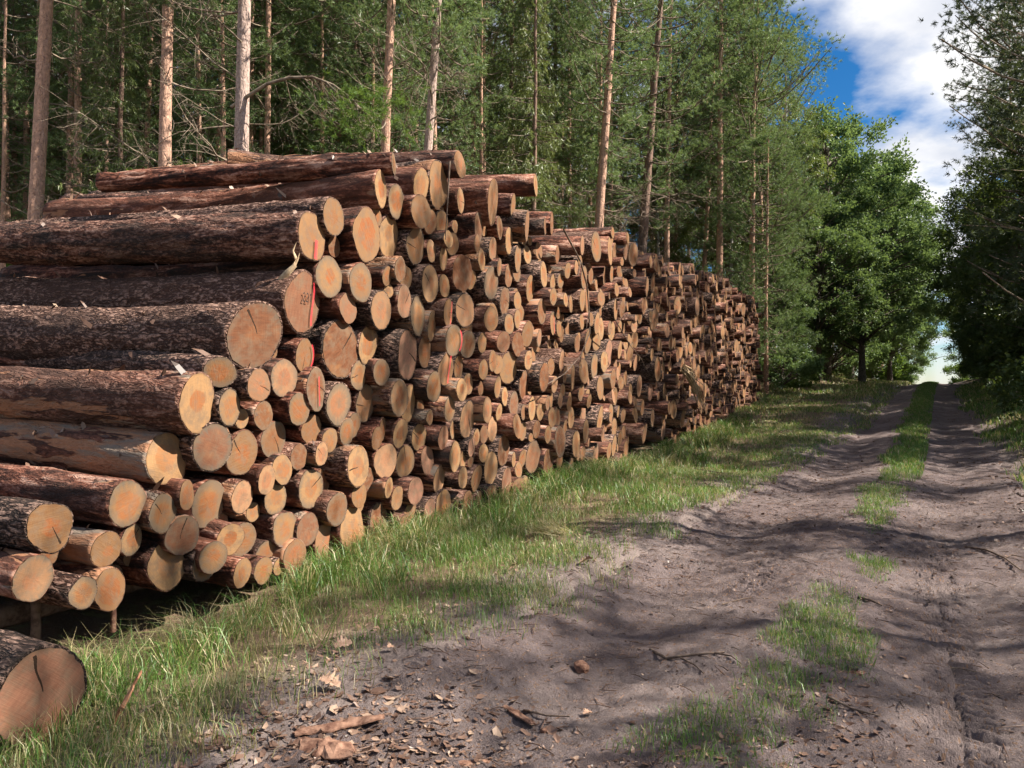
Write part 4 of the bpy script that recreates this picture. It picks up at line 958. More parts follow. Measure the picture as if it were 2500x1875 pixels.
def mat_paint(name, c, edge=0.5):
    m = M(name)
    v = m.coord('Object'); u = m.attr('pu')
    px, py, _ = m.sep(u)
    n = m.noise(v, 30, 4, 0.7); n2 = m.noise(v, 120, 2, 0.6)
    # spray: dense in the middle of the stripe, thinning out to the sides
    k = m.math('SUBTRACT', 1.25, m.math('ABSOLUTE', px))
    k = m.math('MULTIPLY', k, m.math('ADD', 0.35, m.math('MULTIPLY', n, 1.1)))
    k = m.math('ADD', k, m.math('MULTIPLY', m.math('SUBTRACT', n2, .5), .5))
    a = m.smooth(k, 0.25, 0.75)
    p = m.n.new('ShaderNodeBsdfPrincipled')
    p.inputs['Base Color'].default_value = (*c, 1); p.inputs['Roughness'].default_value = 0.7
    tr = m.n.new('ShaderNodeBsdfTransparent')
    mx = m.n.new('ShaderNodeMixShader')
    m.t.links.new(m.math('MULTIPLY', a, edge), mx.inputs[0]); m.t.links.new(tr.outputs[0], mx.inputs[1]); m.t.links.new(p.outputs[0], mx.inputs[2])
    m.t.links.new(mx.outputs[0], m.out.inputs[0])
    return m.m


def mat_ramp(name, stops, trans=0.35, gloss=0.04):
    m = M(name)
    c = m.ramp(m.attr('lv', 'Fac'), stops)
    return m.leaf(c, trans, gloss, 0.45, m.mix(0.5, c, m.mix(0.5, c, (0.35, 0.42, 0.05))) if trans > .3 else c)


M_LITTER = mat_ramp('dry_litter', [(0.0, (0.035, 0.022, 0.016)), (0.35, (0.115, 0.062, 0.042)), (0.7, (0.23, 0.140, 0.100)), (1.0, (0.40, 0.29, 0.21))], 0.12)
M_RED = mat_paint('red_spray_paint', (0.60, 0.030, 0.045), 0.62)
M_INK = mat_paint('black_marker', (0.012, 0.010, 0.010), 1.0)
M_SPLINT = mat_simple('splintered_wood', (0.30, 0.20, 0.12), (0.55, 0.42, 0.27), 14, stretch=(1, 1, 1))


def ribbon(pts, wid, xs):
    """flat strip through 2-D points (y,z) on the plane x=xs(y,z)"""
    P = np.array(pts, float); n = len(P)
    d = np.gradient(P, axis=0); d /= np.linalg.norm(d, axis=1)[:, None] + 1e-9
    nrm = np.stack([-d[:, 1], d[:, 0]], 1)
    Lp, Rp = P + nrm * wid / 2, P - nrm * wid / 2
    Q = np.vstack([Lp, Rp])
    V = np.stack([xs(Q[:, 0], Q[:, 1]), Q[:, 0], Q[:, 1]], 1)
    k = np.arange(n - 1)
    F = np.stack([k, k + 1, n + k + 1, n + k], 1)
    pu = np.zeros((2 * n, 3)); pu[:n, 0] = -1; pu[n:, 0] = 1
    return V, F, pu


def join_ribbons(L):
    V, F, P, o = [], [], [], 0
    for v, f, p in L:
        V.append(v); F.append(f + o); P.append(p); o += len(v)
    return np.vstack(V), np.vstack(F), np.vstack(P)


DIGIT = {'2': [(0, .8), (.25, 1), (.5, .8), (.45, .5), (.1, .12), (0, 0), (.55, .03)], '1': [(0, .75), (.28, 1), (.26, .5), (.24, 0)],
         '5': [(.5, 1), (.05, .98), (.05, .55), (.4, .55), (.5, .25), (.3, 0), (0, .05)]}


def make_log(s, h, r, p, dev, fl, label, L=None, loc=None, yaw=None, group='logs in the pile', kind=None, peel=None, side=False, pitch=None, taper=.12):
    rg = np.random.default_rng(abs(int(s * 7919 + h * 104729 + r * 99991)) + 5)
    near = 7 + .904 * s if loc is None else math.hypot(loc[0], loc[1])
    side = side or s < 1.3 or (h > 3.4 and s < 4.5)
    nseg = 46 if side else (28 if near < 12 else 20)
    nring = 72 if side else (16 if near < 12 else 7)
    if kind is None: kind = float(np.clip(rg.normal(.35 + (.35 if r > .2 else 0), .28), 0, 1))
    if peel is None: peel = float(np.clip(rg.normal(.36, .25), 0, .95))
    top = 'T' in fl
    ydev = dev * (0.75 if top else 0.22) + rg.normal(0, .025)
    skew = -math.tan(dev - ydev) if abs(dev - ydev) < .6 else 0
    tilt = rg.normal(0, .05)
    L = L or rg.uniform(4.7, 5.3)
    V, F, lc, lb, FV, FF, fc, c0 = log_geo(r, L, nseg, nring, rg, math.tan(-(dev - ydev)), tilt, kind, peel,
                                           amp=(.014 if side else .008) * (0.7 + r * 2), bend=.05, taper=taper, face_rings=4 if near < 12 else 3,
                                           lip=0.035 + 0.045 * kind)
    x, y = (P0 + PD * s + PN * p) if loc is None else loc
    me = mesh_np('log', V, F, [MB], attrs={'lc': ('FLOAT_VECTOR', lc), 'lb': ('FLOAT_VECTOR', lb)})
    o = obj('log', me, loc=(x, y, h), rot=(0, rg.normal(.052, .013) if pitch is None else pitch, (YAW0 + ydev) if yaw is None else yaw))
    tag(o, label, 'log', group)
    fp, fq = face_params(fl, rg)
    n = len(FV)
    fm = mesh_np('cut_face', FV, FF, [MC], attrs={'fc': ('FLOAT_VECTOR', fc), 'fp': ('FLOAT_VECTOR', np.tile(fp, (n, 1))), 'fq': ('FLOAT_VECTOR', np.tile(fq, (n, 1)))}, smooth=True)
    fo = obj('cut_face', fm, o)
    sk, tl = math.tan(-(dev - ydev)), tilt
    xs = lambda yy, zz: c0[0] + sk * (yy - c0[1]) + tl * (zz - c0[2]) + 0.022
    strips = []
    if 's' in fl: strips.append(ribbon([(r * (.50 if 'n' in fl else .25) + .03 * r * math.sin(q * 3), q * r * (.66 if 'n' in fl else .8)) for q in np.linspace(-1, 1, 14)], r * .15 if 'n' in fl else r * .22, xs))
    if 'm' in fl: strips.append(ribbon([(.1 * r, q * r * .75) for q in np.linspace(-1, .8, 10)], r * .14, xs))
    if 'p' in fl: strips.append(ribbon([(r * (.12 + .12 * (q + .9)), q * r) for q in np.linspace(-.88, -.1, 10)], r * .30, xs))
    if 'e' in fl: strips.append(ribbon([(.80 * r * math.cos(q), .86 * r * math.sin(q)) for q in np.linspace(-.75, .85, 12)], r * .2, xs))
    if side:
        # torn bark flakes and splinters standing proud of the log's upper side
        nf = int(70 * L / 5 * (0.4 + peel)); q = rg.uniform(0.01, .98, nf); th_ = rg.normal(math.pi / 2, .9, nf)
        i0 = np.clip((q ** (1 / 1.15) * (nring - 1)).astype(int), 0, nring - 1); j0 = ((th_ % (2 * math.pi)) / (2 * math.pi) * nseg).astype(int) % nseg
        B_ = V[i0 * nseg + j0]; nrm = np.stack([np.zeros(nf), np.cos(th_), np.sin(th_)], 1); tg = np.stack([np.zeros(nf), -np.sin(th_), np.cos(th_)], 1)
        ln = rg.uniform(.02, .09, nf)[:, None]; wd = rg.uniform(.006, .028, nf)[:, None]; lf = rg.uniform(.1, .9, nf)[:, None]
        ax = np.stack([rg.choice([-1, 1], nf), rg.normal(0, .5, nf), rg.normal(0, .5, nf)], 1)
        e0, e1 = B_ - nrm * .003 - tg * wd, B_ - nrm * .003 + tg * wd
        tipc = B_ + ax * ln + nrm * ln * lf * .6
        m0, m1 = (e0 + tipc) / 2 + nrm * ln * .12 - tg * wd * .5, (e1 + tipc) / 2 + nrm * ln * .12 + tg * wd * .3
        VF = np.stack([e0, e1, m1, tipc, m0], 1).reshape(-1, 3); kk = np.arange(nf) * 5
        lvv = np.repeat(np.where(rg.uniform(size=nf) < .25 + .4 * peel, rg.uniform(.5, .9, nf), rg.uniform(.05, .5, nf)), 5)
        ff = obj('bark_flakes', mesh_np('bark_flakes', VF, [np.stack([kk, kk + 1, kk + 2, kk + 4], 1), np.stack([kk + 4, kk + 2, kk + 3], 1)], [M_LITTER], attrs={'lv': ('FLOAT', lvv)}, smooth=False), o)
        ff['kind'] = 'stuff'
    if strips:
        v, f, pu = join_ribbons(strips)
        po = obj('paint_mark', mesh_np('paint_mark', v, f, [M_RED], attrs={'pu': ('FLOAT_VECTOR', pu)}), fo)
        po['label'] = 'red spray paint mark'
    txt = '221' if 'n' in fl else ('25' if 'q' in fl else '')
    if txt:
        hgt = r * (.26 if txt == '221' else .3); y0 = r * (-.14 if txt == '221' else -.1); z0 = r * (.04 if txt == '221' else -.35); gl = []
        xs2 = lambda yy, zz: xs(yy, zz) + .003
        for k, ch in enumerate(txt):
            D_ = np.array(DIGIT[ch]); q = np.linspace(0, len(D_) - 1, 24)
            D2 = np.stack([np.interp(q, np.arange(len(D_)), D_[:, 0]), np.interp(q, np.arange(len(D_)), D_[:, 1])], 1)
            gl.append(ribbon([(y0 + (k * .92 + a_) * hgt * .85, z0 + b_ * hgt) for a_, b_ in D2], hgt * .12, xs2))
        v, f, pu = join_ribbons(gl)
        pu[:] *= 0
        no = obj('number_mark', mesh_np('number_mark', v, f, [M_INK], attrs={'pu': ('FLOAT_VECTOR', pu)}), fo)
        no['label'] = 'handwritten black number'
    return o


for line in LOGS.strip().splitlines():
    q = line.split(' ', 6)
    s, h, r, p, dev = float(q[0]) / 100, float(q[1]) / 100, float(q[2]) / 1000, float(q[3]) / 100, float(q[4]) / 100
    fl = q[5]
    kind = peel = None
    if 'ring-barked' in q[6] or 'ridged dark' in q[6]: kind, peel = .75, .1
    if 'peeled bark' in q[6]: kind, peel = .3, .95
    if 'numbered' in q[6] and 'huge' in q[6]: kind, peel = .9, .1
    if '221 on' in q[6]: kind, peel = .95, .05
    ex = {}
    if (q[0], q[1]) == ('83', '356'): r, ex = .185, dict(taper=-.14, L=4.7); kind, peel, q[6] = .15, .45, 'long thick reddish log along the pile top with a narrow pale cut'
    if (q[0], q[1]) == ('97', '382'): r, h, ex = .115, 3.84, dict(pitch=-.005, L=3.4); kind, peel, q[6] = .05, .15, 'thin grey-barked log on top of the long thick reddish log'
    make_log(s, h, r, p, dev, fl, q[6], kind=kind, peel=peel, **ex)

# single logs outside the front face of the pile
make_log(-3.36, 0.19, 0.222, 0, 0.0, 'ob', 'thickest log lying alone on the ground in the bottom-left corner', L=4.2, loc=(-2.14, 3.49), kind=.9, peel=.05, group='logs in the pile', side=True, pitch=.02)
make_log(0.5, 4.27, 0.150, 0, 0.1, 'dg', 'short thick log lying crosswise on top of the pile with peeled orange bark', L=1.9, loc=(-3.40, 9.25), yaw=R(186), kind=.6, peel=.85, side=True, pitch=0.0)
# the many farther and recessed logs, too many to pick apart
BV, BF4, BF3, BLC, BLB, BFC, BFP, BFQ, BMI = [], [], [], [], [], [], [], [], []
SV = []
nb = 0
rg = np.random.default_rng(77)
f4s, f3s, mi4, mi3 = [], [], [], []
for w in REST.split():
    s, h, r = [float(x) for x in w.split(',')]
    s /= 100; h /= 100; r /= 1000
    recess = s < 8.2
    p = float(np.clip(rg.normal(-.20 if recess else 0.0, .09 if recess else .11), -.45, .25))
    ydev = rg.normal(0, .022); sk = rg.normal(-.02, .07)
    V, F, lc, lb, FV, FF, fc, c0 = log_geo(r, rg.uniform(4.6, 5.2), 14, 3, rg, sk, rg.normal(0, .06), float(np.clip(rg.normal(.4, .25), 0, 1)),
                                           float(np.clip(rg.normal(.35, .2), 0, .9)), amp=0, face_rings=1)
    yaw = YAW0 + ydev
    ca, sa = math.cos(yaw), math.sin(yaw)
    o = P0 + PD * s + PN * p
    for (vv, isf) in ((V, 0), (FV, 1)):
        W = np.stack([vv[:, 0] * ca - vv[:, 1] * sa + o[0], vv[:, 0] * sa + vv[:, 1] * ca + o[1], vv[:, 2] + h - vv[:, 0] * .05], 1)
        SV.append(W); n = len(W)
        fp, fq = face_params('', rg)
        BLC.append(lc if not isf else np.zeros((n, 3))); BLB.append(lb if not isf else np.zeros((n, 3)))
        BFC.append(fc if isf else np.zeros((n, 3)))
        BFP.append(np.tile(fp, (n, 1))); BFQ.append(np.tile(fq, (n, 1)))
        for f in (FF if isf else F):
            if len(f) == 0: continue
            (f4s if f.shape[1] == 4 else f3s).append(f + nb)
            (mi4 if f.shape[1] == 4 else mi3).append(np.full(len(f), isf))
        nb += n
me = mesh_np('log_pile_rest', np.vstack(SV), [np.vstack(f4s), np.vstack(f3s)], [MB, MC], midx=np.concatenate(mi4 + mi3),
             attrs={'lc': ('FLOAT_VECTOR', np.vstack(BLC)), 'lb': ('FLOAT_VECTOR', np.vstack(BLB)), 'fc': ('FLOAT_VECTOR', np.vstack(BFC)),
                    'fp': ('FLOAT_VECTOR', np.vstack(BFP)), 'fq': ('FLOAT_VECTOR', np.vstack(BFQ))})
tag(obj('farther_logs', me), 'mass of smaller and farther pine logs filling the long pile', 'logs', kind='stuff')

# ------------------------------------------------------------------ vegetation builders
class Geo:
    def __init__(self):
        self.V, self.F3, self.F4, self.n, self.A = [], [], [], 0, []

    def tube(self, pts, rad, k=6, lv=0.5):
        P = np.asarray(pts, float); n = len(P); rad = np.broadcast_to(rad, (n,))
        d = np.gradient(P, axis=0); d /= np.linalg.norm(d, axis=1)[:, None] + 1e-9
        ref = np.where(np.abs(d[:, 2:3]) > 0.9, np.array([[1., 0, 0]]), np.array([[0, 0, 1.]]))
        u = np.cross(d, ref); u /= np.linalg.norm(u, axis=1)[:, None] + 1e-9
        v = np.cross(d, u)
        th = np.arange(k) / k * 2 * math.pi
        R_ = P[:, None, :] + rad[:, None, None] * (u[:, None, :] * np.cos(th)[None, :, None] + v[:, None, :] * np.sin(th)[None, :, None])
        self.V.append(R_.reshape(-1, 3)); self.A.append(np.full(n * k, lv))
        i = (np.arange(n - 1)[:, None] * k + np.arange(k)[None, :]); j = (np.arange(n - 1)[:, None] * k + (np.arange(k)[None, :] + 1) % k)
        self.F4.append(np.stack([i, j, j + k, i + k], -1).reshape(-1, 4) + self.n)
        self.n += n * k

    def blades(self, P, D, L, W, lv, rg):
        """thin triangles from P along D"""
        n = len(P)
        D = D / (np.linalg.norm(D, axis=1)[:, None] + 1e-9)
        q = rg.normal(size=(n, 3)); s = np.cross(D, q); s /= np.linalg.norm(s, axis=1)[:, None] + 1e-9
        L = np.broadcast_to(L, (n,))[:, None]; W = np.broadcast_to(W, (n,))[:, None]
        V = np.stack([P + s * W / 2, P - s * W / 2, P + D * L], 1).reshape(-1, 3)
        self.V.append(V); self.A.append(np.repeat(lv, 3))
        self.F3.append(np.arange(3 * n).reshape(-1, 3) + self.n); self.n += 3 * n

    def leaves(self, P, D, L, W, lv, rg, fold=0.25):
        """folded rhombic leaves"""
        n = len(P)
        D = D / (np.linalg.norm(D, axis=1)[:, None] + 1e-9)
        q = rg.normal(size=(n, 3)); q[:, 2] += 1.2
        s = np.cross(D, q); s /= np.linalg.norm(s, axis=1)[:, None] + 1e-9
        u = np.cross(s, D)
        L = np.broadcast_to(L, (n,))[:, None]; W = np.broadcast_to(W, (n,))[:, None]
        m = P + D * L * 0.55
        V = np.stack([P, m + s * W / 2 + u * W * fold, P + D * L, m - s * W / 2 + u * W * fold], 1).reshape(-1, 3)
        self.V.append(V); self.A.append(np.repeat(lv, 4))
        i = np.arange(n) * 4 + self.n
        self.F3.append(np.stack([i, i + 1, i + 2], 1)); self.F3.append(np.stack([i, i + 2, i + 3], 1)); self.n += 4 * n

    def mesh(self, name, mat, smooth=True):
        F = []
        if self.F4: F.append(np.vstack(self.F4))
        if self.F3: F.append(np.vstack(self.F3))
        return mesh_np(name, np.vstack(self.V), F, [mat], attrs={'lv': ('FLOAT', np.concatenate(self.A))}, smooth=smooth)


def unit(rg, n):
    q = rg.normal(size=(n, 3)); return q / np.linalg.norm(q, axis=1)[:, None]


def trunk_mesh(name, H, r0, mat, seed, sway=0.12, k=14, n=20, flare=0.25):
    rg = np.random.default_rng(seed)
    z = np.linspace(-0.4, H, n)
    x = sway * np.cumsum(rg.normal(0, .5, n)) * .5 * (z / H); y = sway * np.cumsum(rg.normal(0, .5, n)) * .5 * (z / H)
    rad = r0 * (1 - 0.80 * np.clip(z / H, 0, 1) ** 1.1) * (1 + flare * np.exp(-np.clip(z, 0, 99) / .35)) * (1 + .04 * rg.normal(size=n))
    g = Geo(); g.tube(np.stack([x, y, z], 1), rad, k)
    return g.mesh(name, mat), np.stack([x, y, z], 1)


def dead_branch_mesh(seed, L=2.4, r=0.022, droop=-0.15, rise=0.35):
    rg = np.random.default_rng(seed); g = Geo()
    n = 9; q = np.linspace(0, 1, n)
    pts = np.stack([L * q, .18 * L * np.cumsum(rg.normal(0, .15, n)) * q, L * (droop * np.sin(q * 3.1) + rise * q ** 2) + .02 * rg.normal(size=n)], 1)
    g.tube(pts, r * (1 - .8 * q), 5)
    for k in range(int(rg.integers(9, 15))):
        s = rg.uniform(.25, .97); i = s * (n - 1); b = pts[int(i)] + (pts[min(int(i) + 1, n - 1)] - pts[int(i)]) * (i - int(i))
        d = np.array([rg.uniform(.2, 1), rg.normal(0, .8), rg.normal(.0, .5)]); d /= np.linalg.norm(d)
        l2 = L * rg.uniform(.15, .42) * (1.15 - s * .6); m = 4; w = np.linspace(0, 1, m)
        p2 = b + d[None] * (l2 * w)[:, None] + rg.normal(0, .03, (m, 3)) * w[:, None] * 2 + np.array([0, 0, -1])[None] * (w ** 2 * l2 * .25)[:, None]
        g.tube(p2, r * .38 * (1 - .7 * w), 3)
        for j in range(3):
            e = p2[rg.integers(1, m)]; d2 = d + rg.normal(0, .7, 3); d2 /= np.linalg.norm(d2)
            l3 = l2 * rg.uniform(.3, .6)
            g.tube(np.stack([e, e + d2 * l3 * .5 + rg.normal(0, .02, 3), e + d2 * l3]), [r * .2, r * .15, r * .08], 3)
    return g.mesh('dead_branch', M_DEAD)


def needle_tufts(g, P, D, K, L, W, rg, lv):
    """K needles in a brush around each shoot point P with direction D"""
    n = len(P)
    PP = np.repeat(P, K, 0); DD = np.repeat(D, K, 0)
    dd = DD * 0.75 + unit(rg, n * K) * 0.95
    PP = PP + DD * rg.uniform(-.06, .06, (n * K, 1))
    g.blades(PP, dd, L * rg.uniform(.7, 1.2, n * K), W * rg.uniform(.7, 1.3, n * K), np.clip(np.repeat(lv, K) + rg.normal(0, .12, n * K), 0, 1), rg)


def pine_crown(seed, base, top, Rmax, nbr=60, cl=3, tf=14, K=20, nl=.145, nw=.018, full=0.0):
    """Scots pine: limbs ending in cloud-like clumps of needle brushes, round-topped crown"""
    rg = np.random.default_rng(seed); g = Geo(); gb = Geo()
    Ps, Ds, LV = [], [], []
    for b in range(nbr):
        rel = ((b + rg.uniform()) / nbr) ** .9
        zb = base + (top - base) * rel
        prof = np.interp(rel, [0, .15, .45, .75, .92, 1], [.45 + full * .5, .8, 1, .85, .5, .15])
        Lb = max(.35, Rmax * prof * rg.uniform(.55, 1.25))
        az = b * 2.4 + rg.normal(0, .5)
        up = -.12 + .85 * rel + rg.normal(0, .18)
        n = 7; q = np.linspace(0, 1, n)
        d = np.array([math.cos(az), math.sin(az), 0]); sd = np.array([-math.sin(az), math.cos(az), 0])
        pts = d[None] * (Lb * q)[:, None] + sd[None] * (Lb * .15 * rg.normal() * q ** 2)[:, None] + np.array([0, 0, 1.])[None] * (Lb * (up * q - .16 * np.sin(q * 3.1) + .14 * q ** 2))[:, None]
        pts[:, 2] += zb
        gb.tube(pts, .010 + .014 * Lb * (1 - .8 * q) * .6, 4)
        for k in range(cl):
            s = rg.uniform(.5, 1.02); i = min(s * (n - 1), n - 1.001); i0 = int(i)
            o = pts[i0] + (pts[i0 + 1] - pts[i0]) * (i - i0) + sd * rg.normal(0, .16 * Lb)
            gb.tube(np.stack([pts[max(i0 - 1, 0)], (pts[i0] + o) / 2 + rg.normal(0, .05, 3), o]), [.012, .009, .005], 3)
            sp = rg.uniform(.22, .46) * (.6 + .14 * Lb)
            m = tf
            P = o + np.clip(rg.normal(0, 1, (m, 3)), -1.5, 1.5) * np.array([sp, sp, sp * .55])
            D = (P - o) / sp + d * .5 + np.array([0, 0, .5])
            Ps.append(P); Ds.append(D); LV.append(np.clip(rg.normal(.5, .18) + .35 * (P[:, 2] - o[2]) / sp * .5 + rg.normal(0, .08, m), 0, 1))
    Ps, Ds, LV = np.vstack(Ps), np.vstack(Ds), np.concatenate(LV); Ds /= np.linalg.norm(Ds, axis=1)[:, None]
    needle_tufts(g, Ps, Ds, K, nl, nw, rg, LV)
    return g.mesh('crown', M_NEEDLE), gb


def spruce_crown(seed, base, top, Rmax, step=.34, hang=17, K=12):
    rg = np.random.default_rng(seed); g = Geo(); gb = Geo()
    z = base; P, D, LV, LL = [], [], [], []
    while z < top - .2:
        rel = (z - base) / (top - base)
        for b in range(6):
            Lb = max(.25, Rmax * (1 - rel) ** .8 * rg.uniform(.65, 1.1)); az = rg.uniform(0, 6.28)
            d = np.array([math.cos(az), math.sin(az), 0]); sd = np.array([-d[1], d[0], 0]); n = 6; q = np.linspace(0, 1, n)
            pts = d[None] * (Lb * q)[:, None] + np.array([0, 0, 1.])[None] * (Lb * (-.42 * q + .22 * q ** 2.5) * (1 - rel * .9))[:, None]; pts[:, 2] += z + rg.normal(0, .08)
            gb.tube(pts, .01 + .010 * Lb * (1 - q), 3)
            m = int(4 + hang * Lb / Rmax)
            for k in range(m):
                s = rg.uniform(.15, 1); i = min(s * (n - 1), n - 1.001); i0 = int(i); o = pts[i0] + (pts[i0 + 1] - pts[i0]) * (i - i0)
                dv = sd * rg.choice([-1, 1]) * rg.uniform(.3, 1) * .7 + d * rg.uniform(.1, .6) + np.array([0, 0, -rg.uniform(.5, 1.3)]); dv /= np.linalg.norm(dv)
                l2 = rg.uniform(.25, .65) * (.6 + .4 * (1 - rel))
                w = rg.uniform(0, 1, K)
                P.append(o[None] + dv[None] * (l2 * w)[:, None]); D.append(dv[None] * .8 + unit(rg, K) * .5); LV.append(np.clip(.15 + .65 * s + rg.normal(0, .15, K), 0, 1))
        z += step * rg.uniform(.7, 1.3)
    P, D, LV = np.vstack(P), np.vstack(D), np.concatenate(LV)
    g.blades(P, D, .15 * rg.uniform(.7, 1.4, len(P)), .026, LV, rg)
    return g.mesh('crown', M_SPRUCE), gb


def broad_crown(seed, zc, rx, rz, ncl, per, leaf, mat, hang=0.0, trunk_top=None, low=0.0):
    """irregular broadleaf crown: limbs reach out to leaf clumps spread through an uneven volume"""
    rg = np.random.default_rng(seed); g = Geo(); gb = Geo()
    P, D, LV = [], [], []
    u = unit(rg, ncl); rad = rg.uniform(.35, 1, ncl) ** .45
    lump = 1 + .32 * np.array([vnoise(q[0] * 1.7 + 5, q[1] * 1.7, q[2] * 1.7, seed) for q in u])
    C = u * (rad * lump)[:, None] * np.array([rx, rx, rz]); C[:, 2] += zc
    C = C[C[:, 2] > low + .3]
    for c in C:
        st = np.array([0, 0, max(low * .6 + .4, min(c[2] - .3 * np.hypot(c[0], c[1]) - .4, zc + rz * .55))])
        n = 6; q = np.linspace(0, 1, n)[:, None]
        pts = st + (c - st) * q + np.array([0, 0, .25]) * np.sin(q * 3.1) * np.linalg.norm(c - st) * .25 + rg.normal(0, .06, (n, 3)) * q
        gb.tube(pts, (.012 + .016 * np.linalg.norm(c - st)) * (1 - .82 * q[:, 0]), 4)
        k = int(per * rg.uniform(.6, 1.4)); ns = max(3, k // 26)
        for s in range(ns):
            dv = rg.normal(0, 1, 3) + (c - np.array([0, 0, zc])) / rx * .9; dv[2] = dv[2] * .55 - hang; dv /= np.linalg.norm(dv)
            l = rg.uniform(.35, .95) * rx * .26
            w = rg.uniform(0.1, 1, k // ns)
            p = c + dv * (l * w)[:, None] + rg.normal(0, .085 * (1 + .3 * rx / 4), (k // ns, 3))
            P.append(p); D.append(dv + unit(rg, k // ns) * .9 + np.array([0, 0, -hang * .8])); LV.append(np.clip(rg.normal(.45, .16) + rg.normal(0, .18, k // ns), 0, 1))
    P, D, LV = np.vstack(P), np.vstack(D), np.concatenate(LV)
    g.leaves(P, D, leaf * rg.uniform(.7, 1.25, len(P)), leaf * .72, LV, rg)
    return g.mesh('crown', mat, smooth=False), gb


def kit(name, crown, gb, mat_b, trunk_args):
    tm, path = trunk_mesh('trunk', *trunk_args)
    lm = gb.mesh('limbs', mat_b)
    return dict(trunk=tm, limbs=lm, crown=crown, path=path)


KITS = {}
dead = [dead_branch_mesh(500 + i, L=[2.2, 2.8, 1.6, 3.1, 2.0, 1.3][i], droop=[-.1, .06, -.18, .1, -.05, -.12][i], rise=[.3, .25, .45, -.1, .5, .1][i]) for i in range(6)]


def add_dead(gb, seed, z0, z1, n):
    """dead lower twigs joined to a farther tree's limbs"""
    rg = np.random.default_rng(seed)
    for k in range(n):
        z = rg.uniform(z0, z1); az = rg.uniform(0, 6.28); L = rg.uniform(.8, 2.2)
        d = np.array([math.cos(az), math.sin(az), rg.normal(.05, .2)]); q = np.linspace(0, 1, 5)
        pts = d[None] * (L * q)[:, None] + np.array([0, 0, z]) + np.array([0, 0, 1.])[None] * (rg.normal(0, .2) * L * q ** 2)[:, None] + rg.normal(0, .03, (5, 3)) * q[:, None]
        gb.tube(pts, .016 * (1 - .75 * q), 3)
        for j in range(5):
            s = rg.integers(1, 5); e = pts[s]; dd = d + rg.normal(0, .7, 3); dd /= np.linalg.norm(dd); l = L * rg.uniform(.15, .4)
            gb.tube(np.stack([e, e + dd * l * .5 + rg.normal(0, .03, 3), e + dd * l]), [.007, .005, .003], 3)


def mk_pine(key, seed, base, top, Rm, r0, mat, nd, **kw):
    c, gb = pine_crown(seed, base, top, Rm, **kw)
    if nd: add_dead(gb, seed + 1, 2.0, base + 1, nd)
    KITS[key] = kit(key, c, gb, M_DEAD, (top, r0, mat, seed + 2))


mk_pine('pine_a', 11, 9.5, 24.0, 2.7, .17, M_PINE, 0, nbr=62)
mk_pine('pine_b', 23, 10.0, 24.0, 3.0, .17, M_PINE, 34, nbr=70)
mk_pine('pine_c', 37, 8.0, 22.0, 3.0, .16, M_PINE, 28, nbr=76)
mk_pine('pine_grey', 41, 9.0, 24.0, 2.8, .20, M_GREYPINE, 0, nbr=62)
mk_pine('pine_dark', 47, 7.0, 23.5, 3.4, .21, M_DARKPINE, 20, nbr=78)
mk_pine('pine_low', 53, 2.2, 17.0, 3.1, .16, M_PINE, 8, nbr=96, cl=4, full=.6)
for key, seed, base, top, rm in (('spruce_a', 61, 1.2, 19.0, 2.7), ('spruce_b', 67, 0.6, 14.0, 2.3)):
    c, gb = spruce_crown(seed, base, top, rm)
    KITS[key] = kit(key, c, gb, M_DEAD, (top, .15, M_DARKPINE, seed + 1))
for key, seed, zc, rx, rz, ncl, per, leaf, low, r0 in (('oak_a', 71, 7.8, 4.3, 5.6, 150, 300, .145, 1.5, .22), ('oak_b', 73, 7.0, 3.9, 5.4, 140, 300, .145, 1.0, .20), ('oak_low', 79, 5.6, 3.7, 5.3, 150, 400, .115, .1, .18)):
    c, gb = broad_crown(seed, zc, rx, rz, ncl, per, leaf, M_OAK, low=low)
    KITS[key] = kit(key, c, gb, M_OAKBARK, (zc + rz * .6, r0, M_OAKBARK, seed + 1))
c, gb = broad_crown(83, 11.5, 2.6, 6.0, 95, 200, .11, M_BIRCHLEAF, hang=.7, low=4.5)
KITS['birch'] = kit('birch', c, gb, M_DEAD, (16.5, .11, M_BIRCH, 84))
for key, seed, zc, rx, rz in (('young_a', 89, 4.2, 2.2, 3.2), ('young_b', 91, 3.4, 1.9, 2.8)):
    c, gb = broad_crown(seed, zc, rx, rz, 70, 170, .13, M_BUSH, low=.8)
    KITS[key] = kit(key, c, gb, M_OAKBARK, (zc + rz * .5, .07, M_OAKBARK, seed + 1))
for key, seed, rx, rz, mat in (('bush_a', 93, 1.4, 1.1, M_OAK), ('bush_b', 95, 1.1, .8, M_BUSH)):
    c, gb = broad_crown(seed, rz * .8, rx, rz, 46, 150, .10, mat, low=-.2)
    KITS[key] = kit(key, c, gb, M_OAKBARK, (rz * .9, .03, M_OAKBARK, seed + 1))


def recolour(src, dst, mat):
    k = dict(KITS[src]); k['mat'] = mat; KITS[dst] = k


recolour('oak_low', 'oak_shade', M_SHADELEAF)  # right-hand trees: same crowns, their shade carried by a darker colour
recolour('pine_low', 'pine_shade', M_SHADENEEDLE)
recolour('pine_c', 'pine_tall', M_SHADENEEDLE)
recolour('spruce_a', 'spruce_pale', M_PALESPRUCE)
recolour('bush_a', 'bush_shade', M_SHADELEAF)


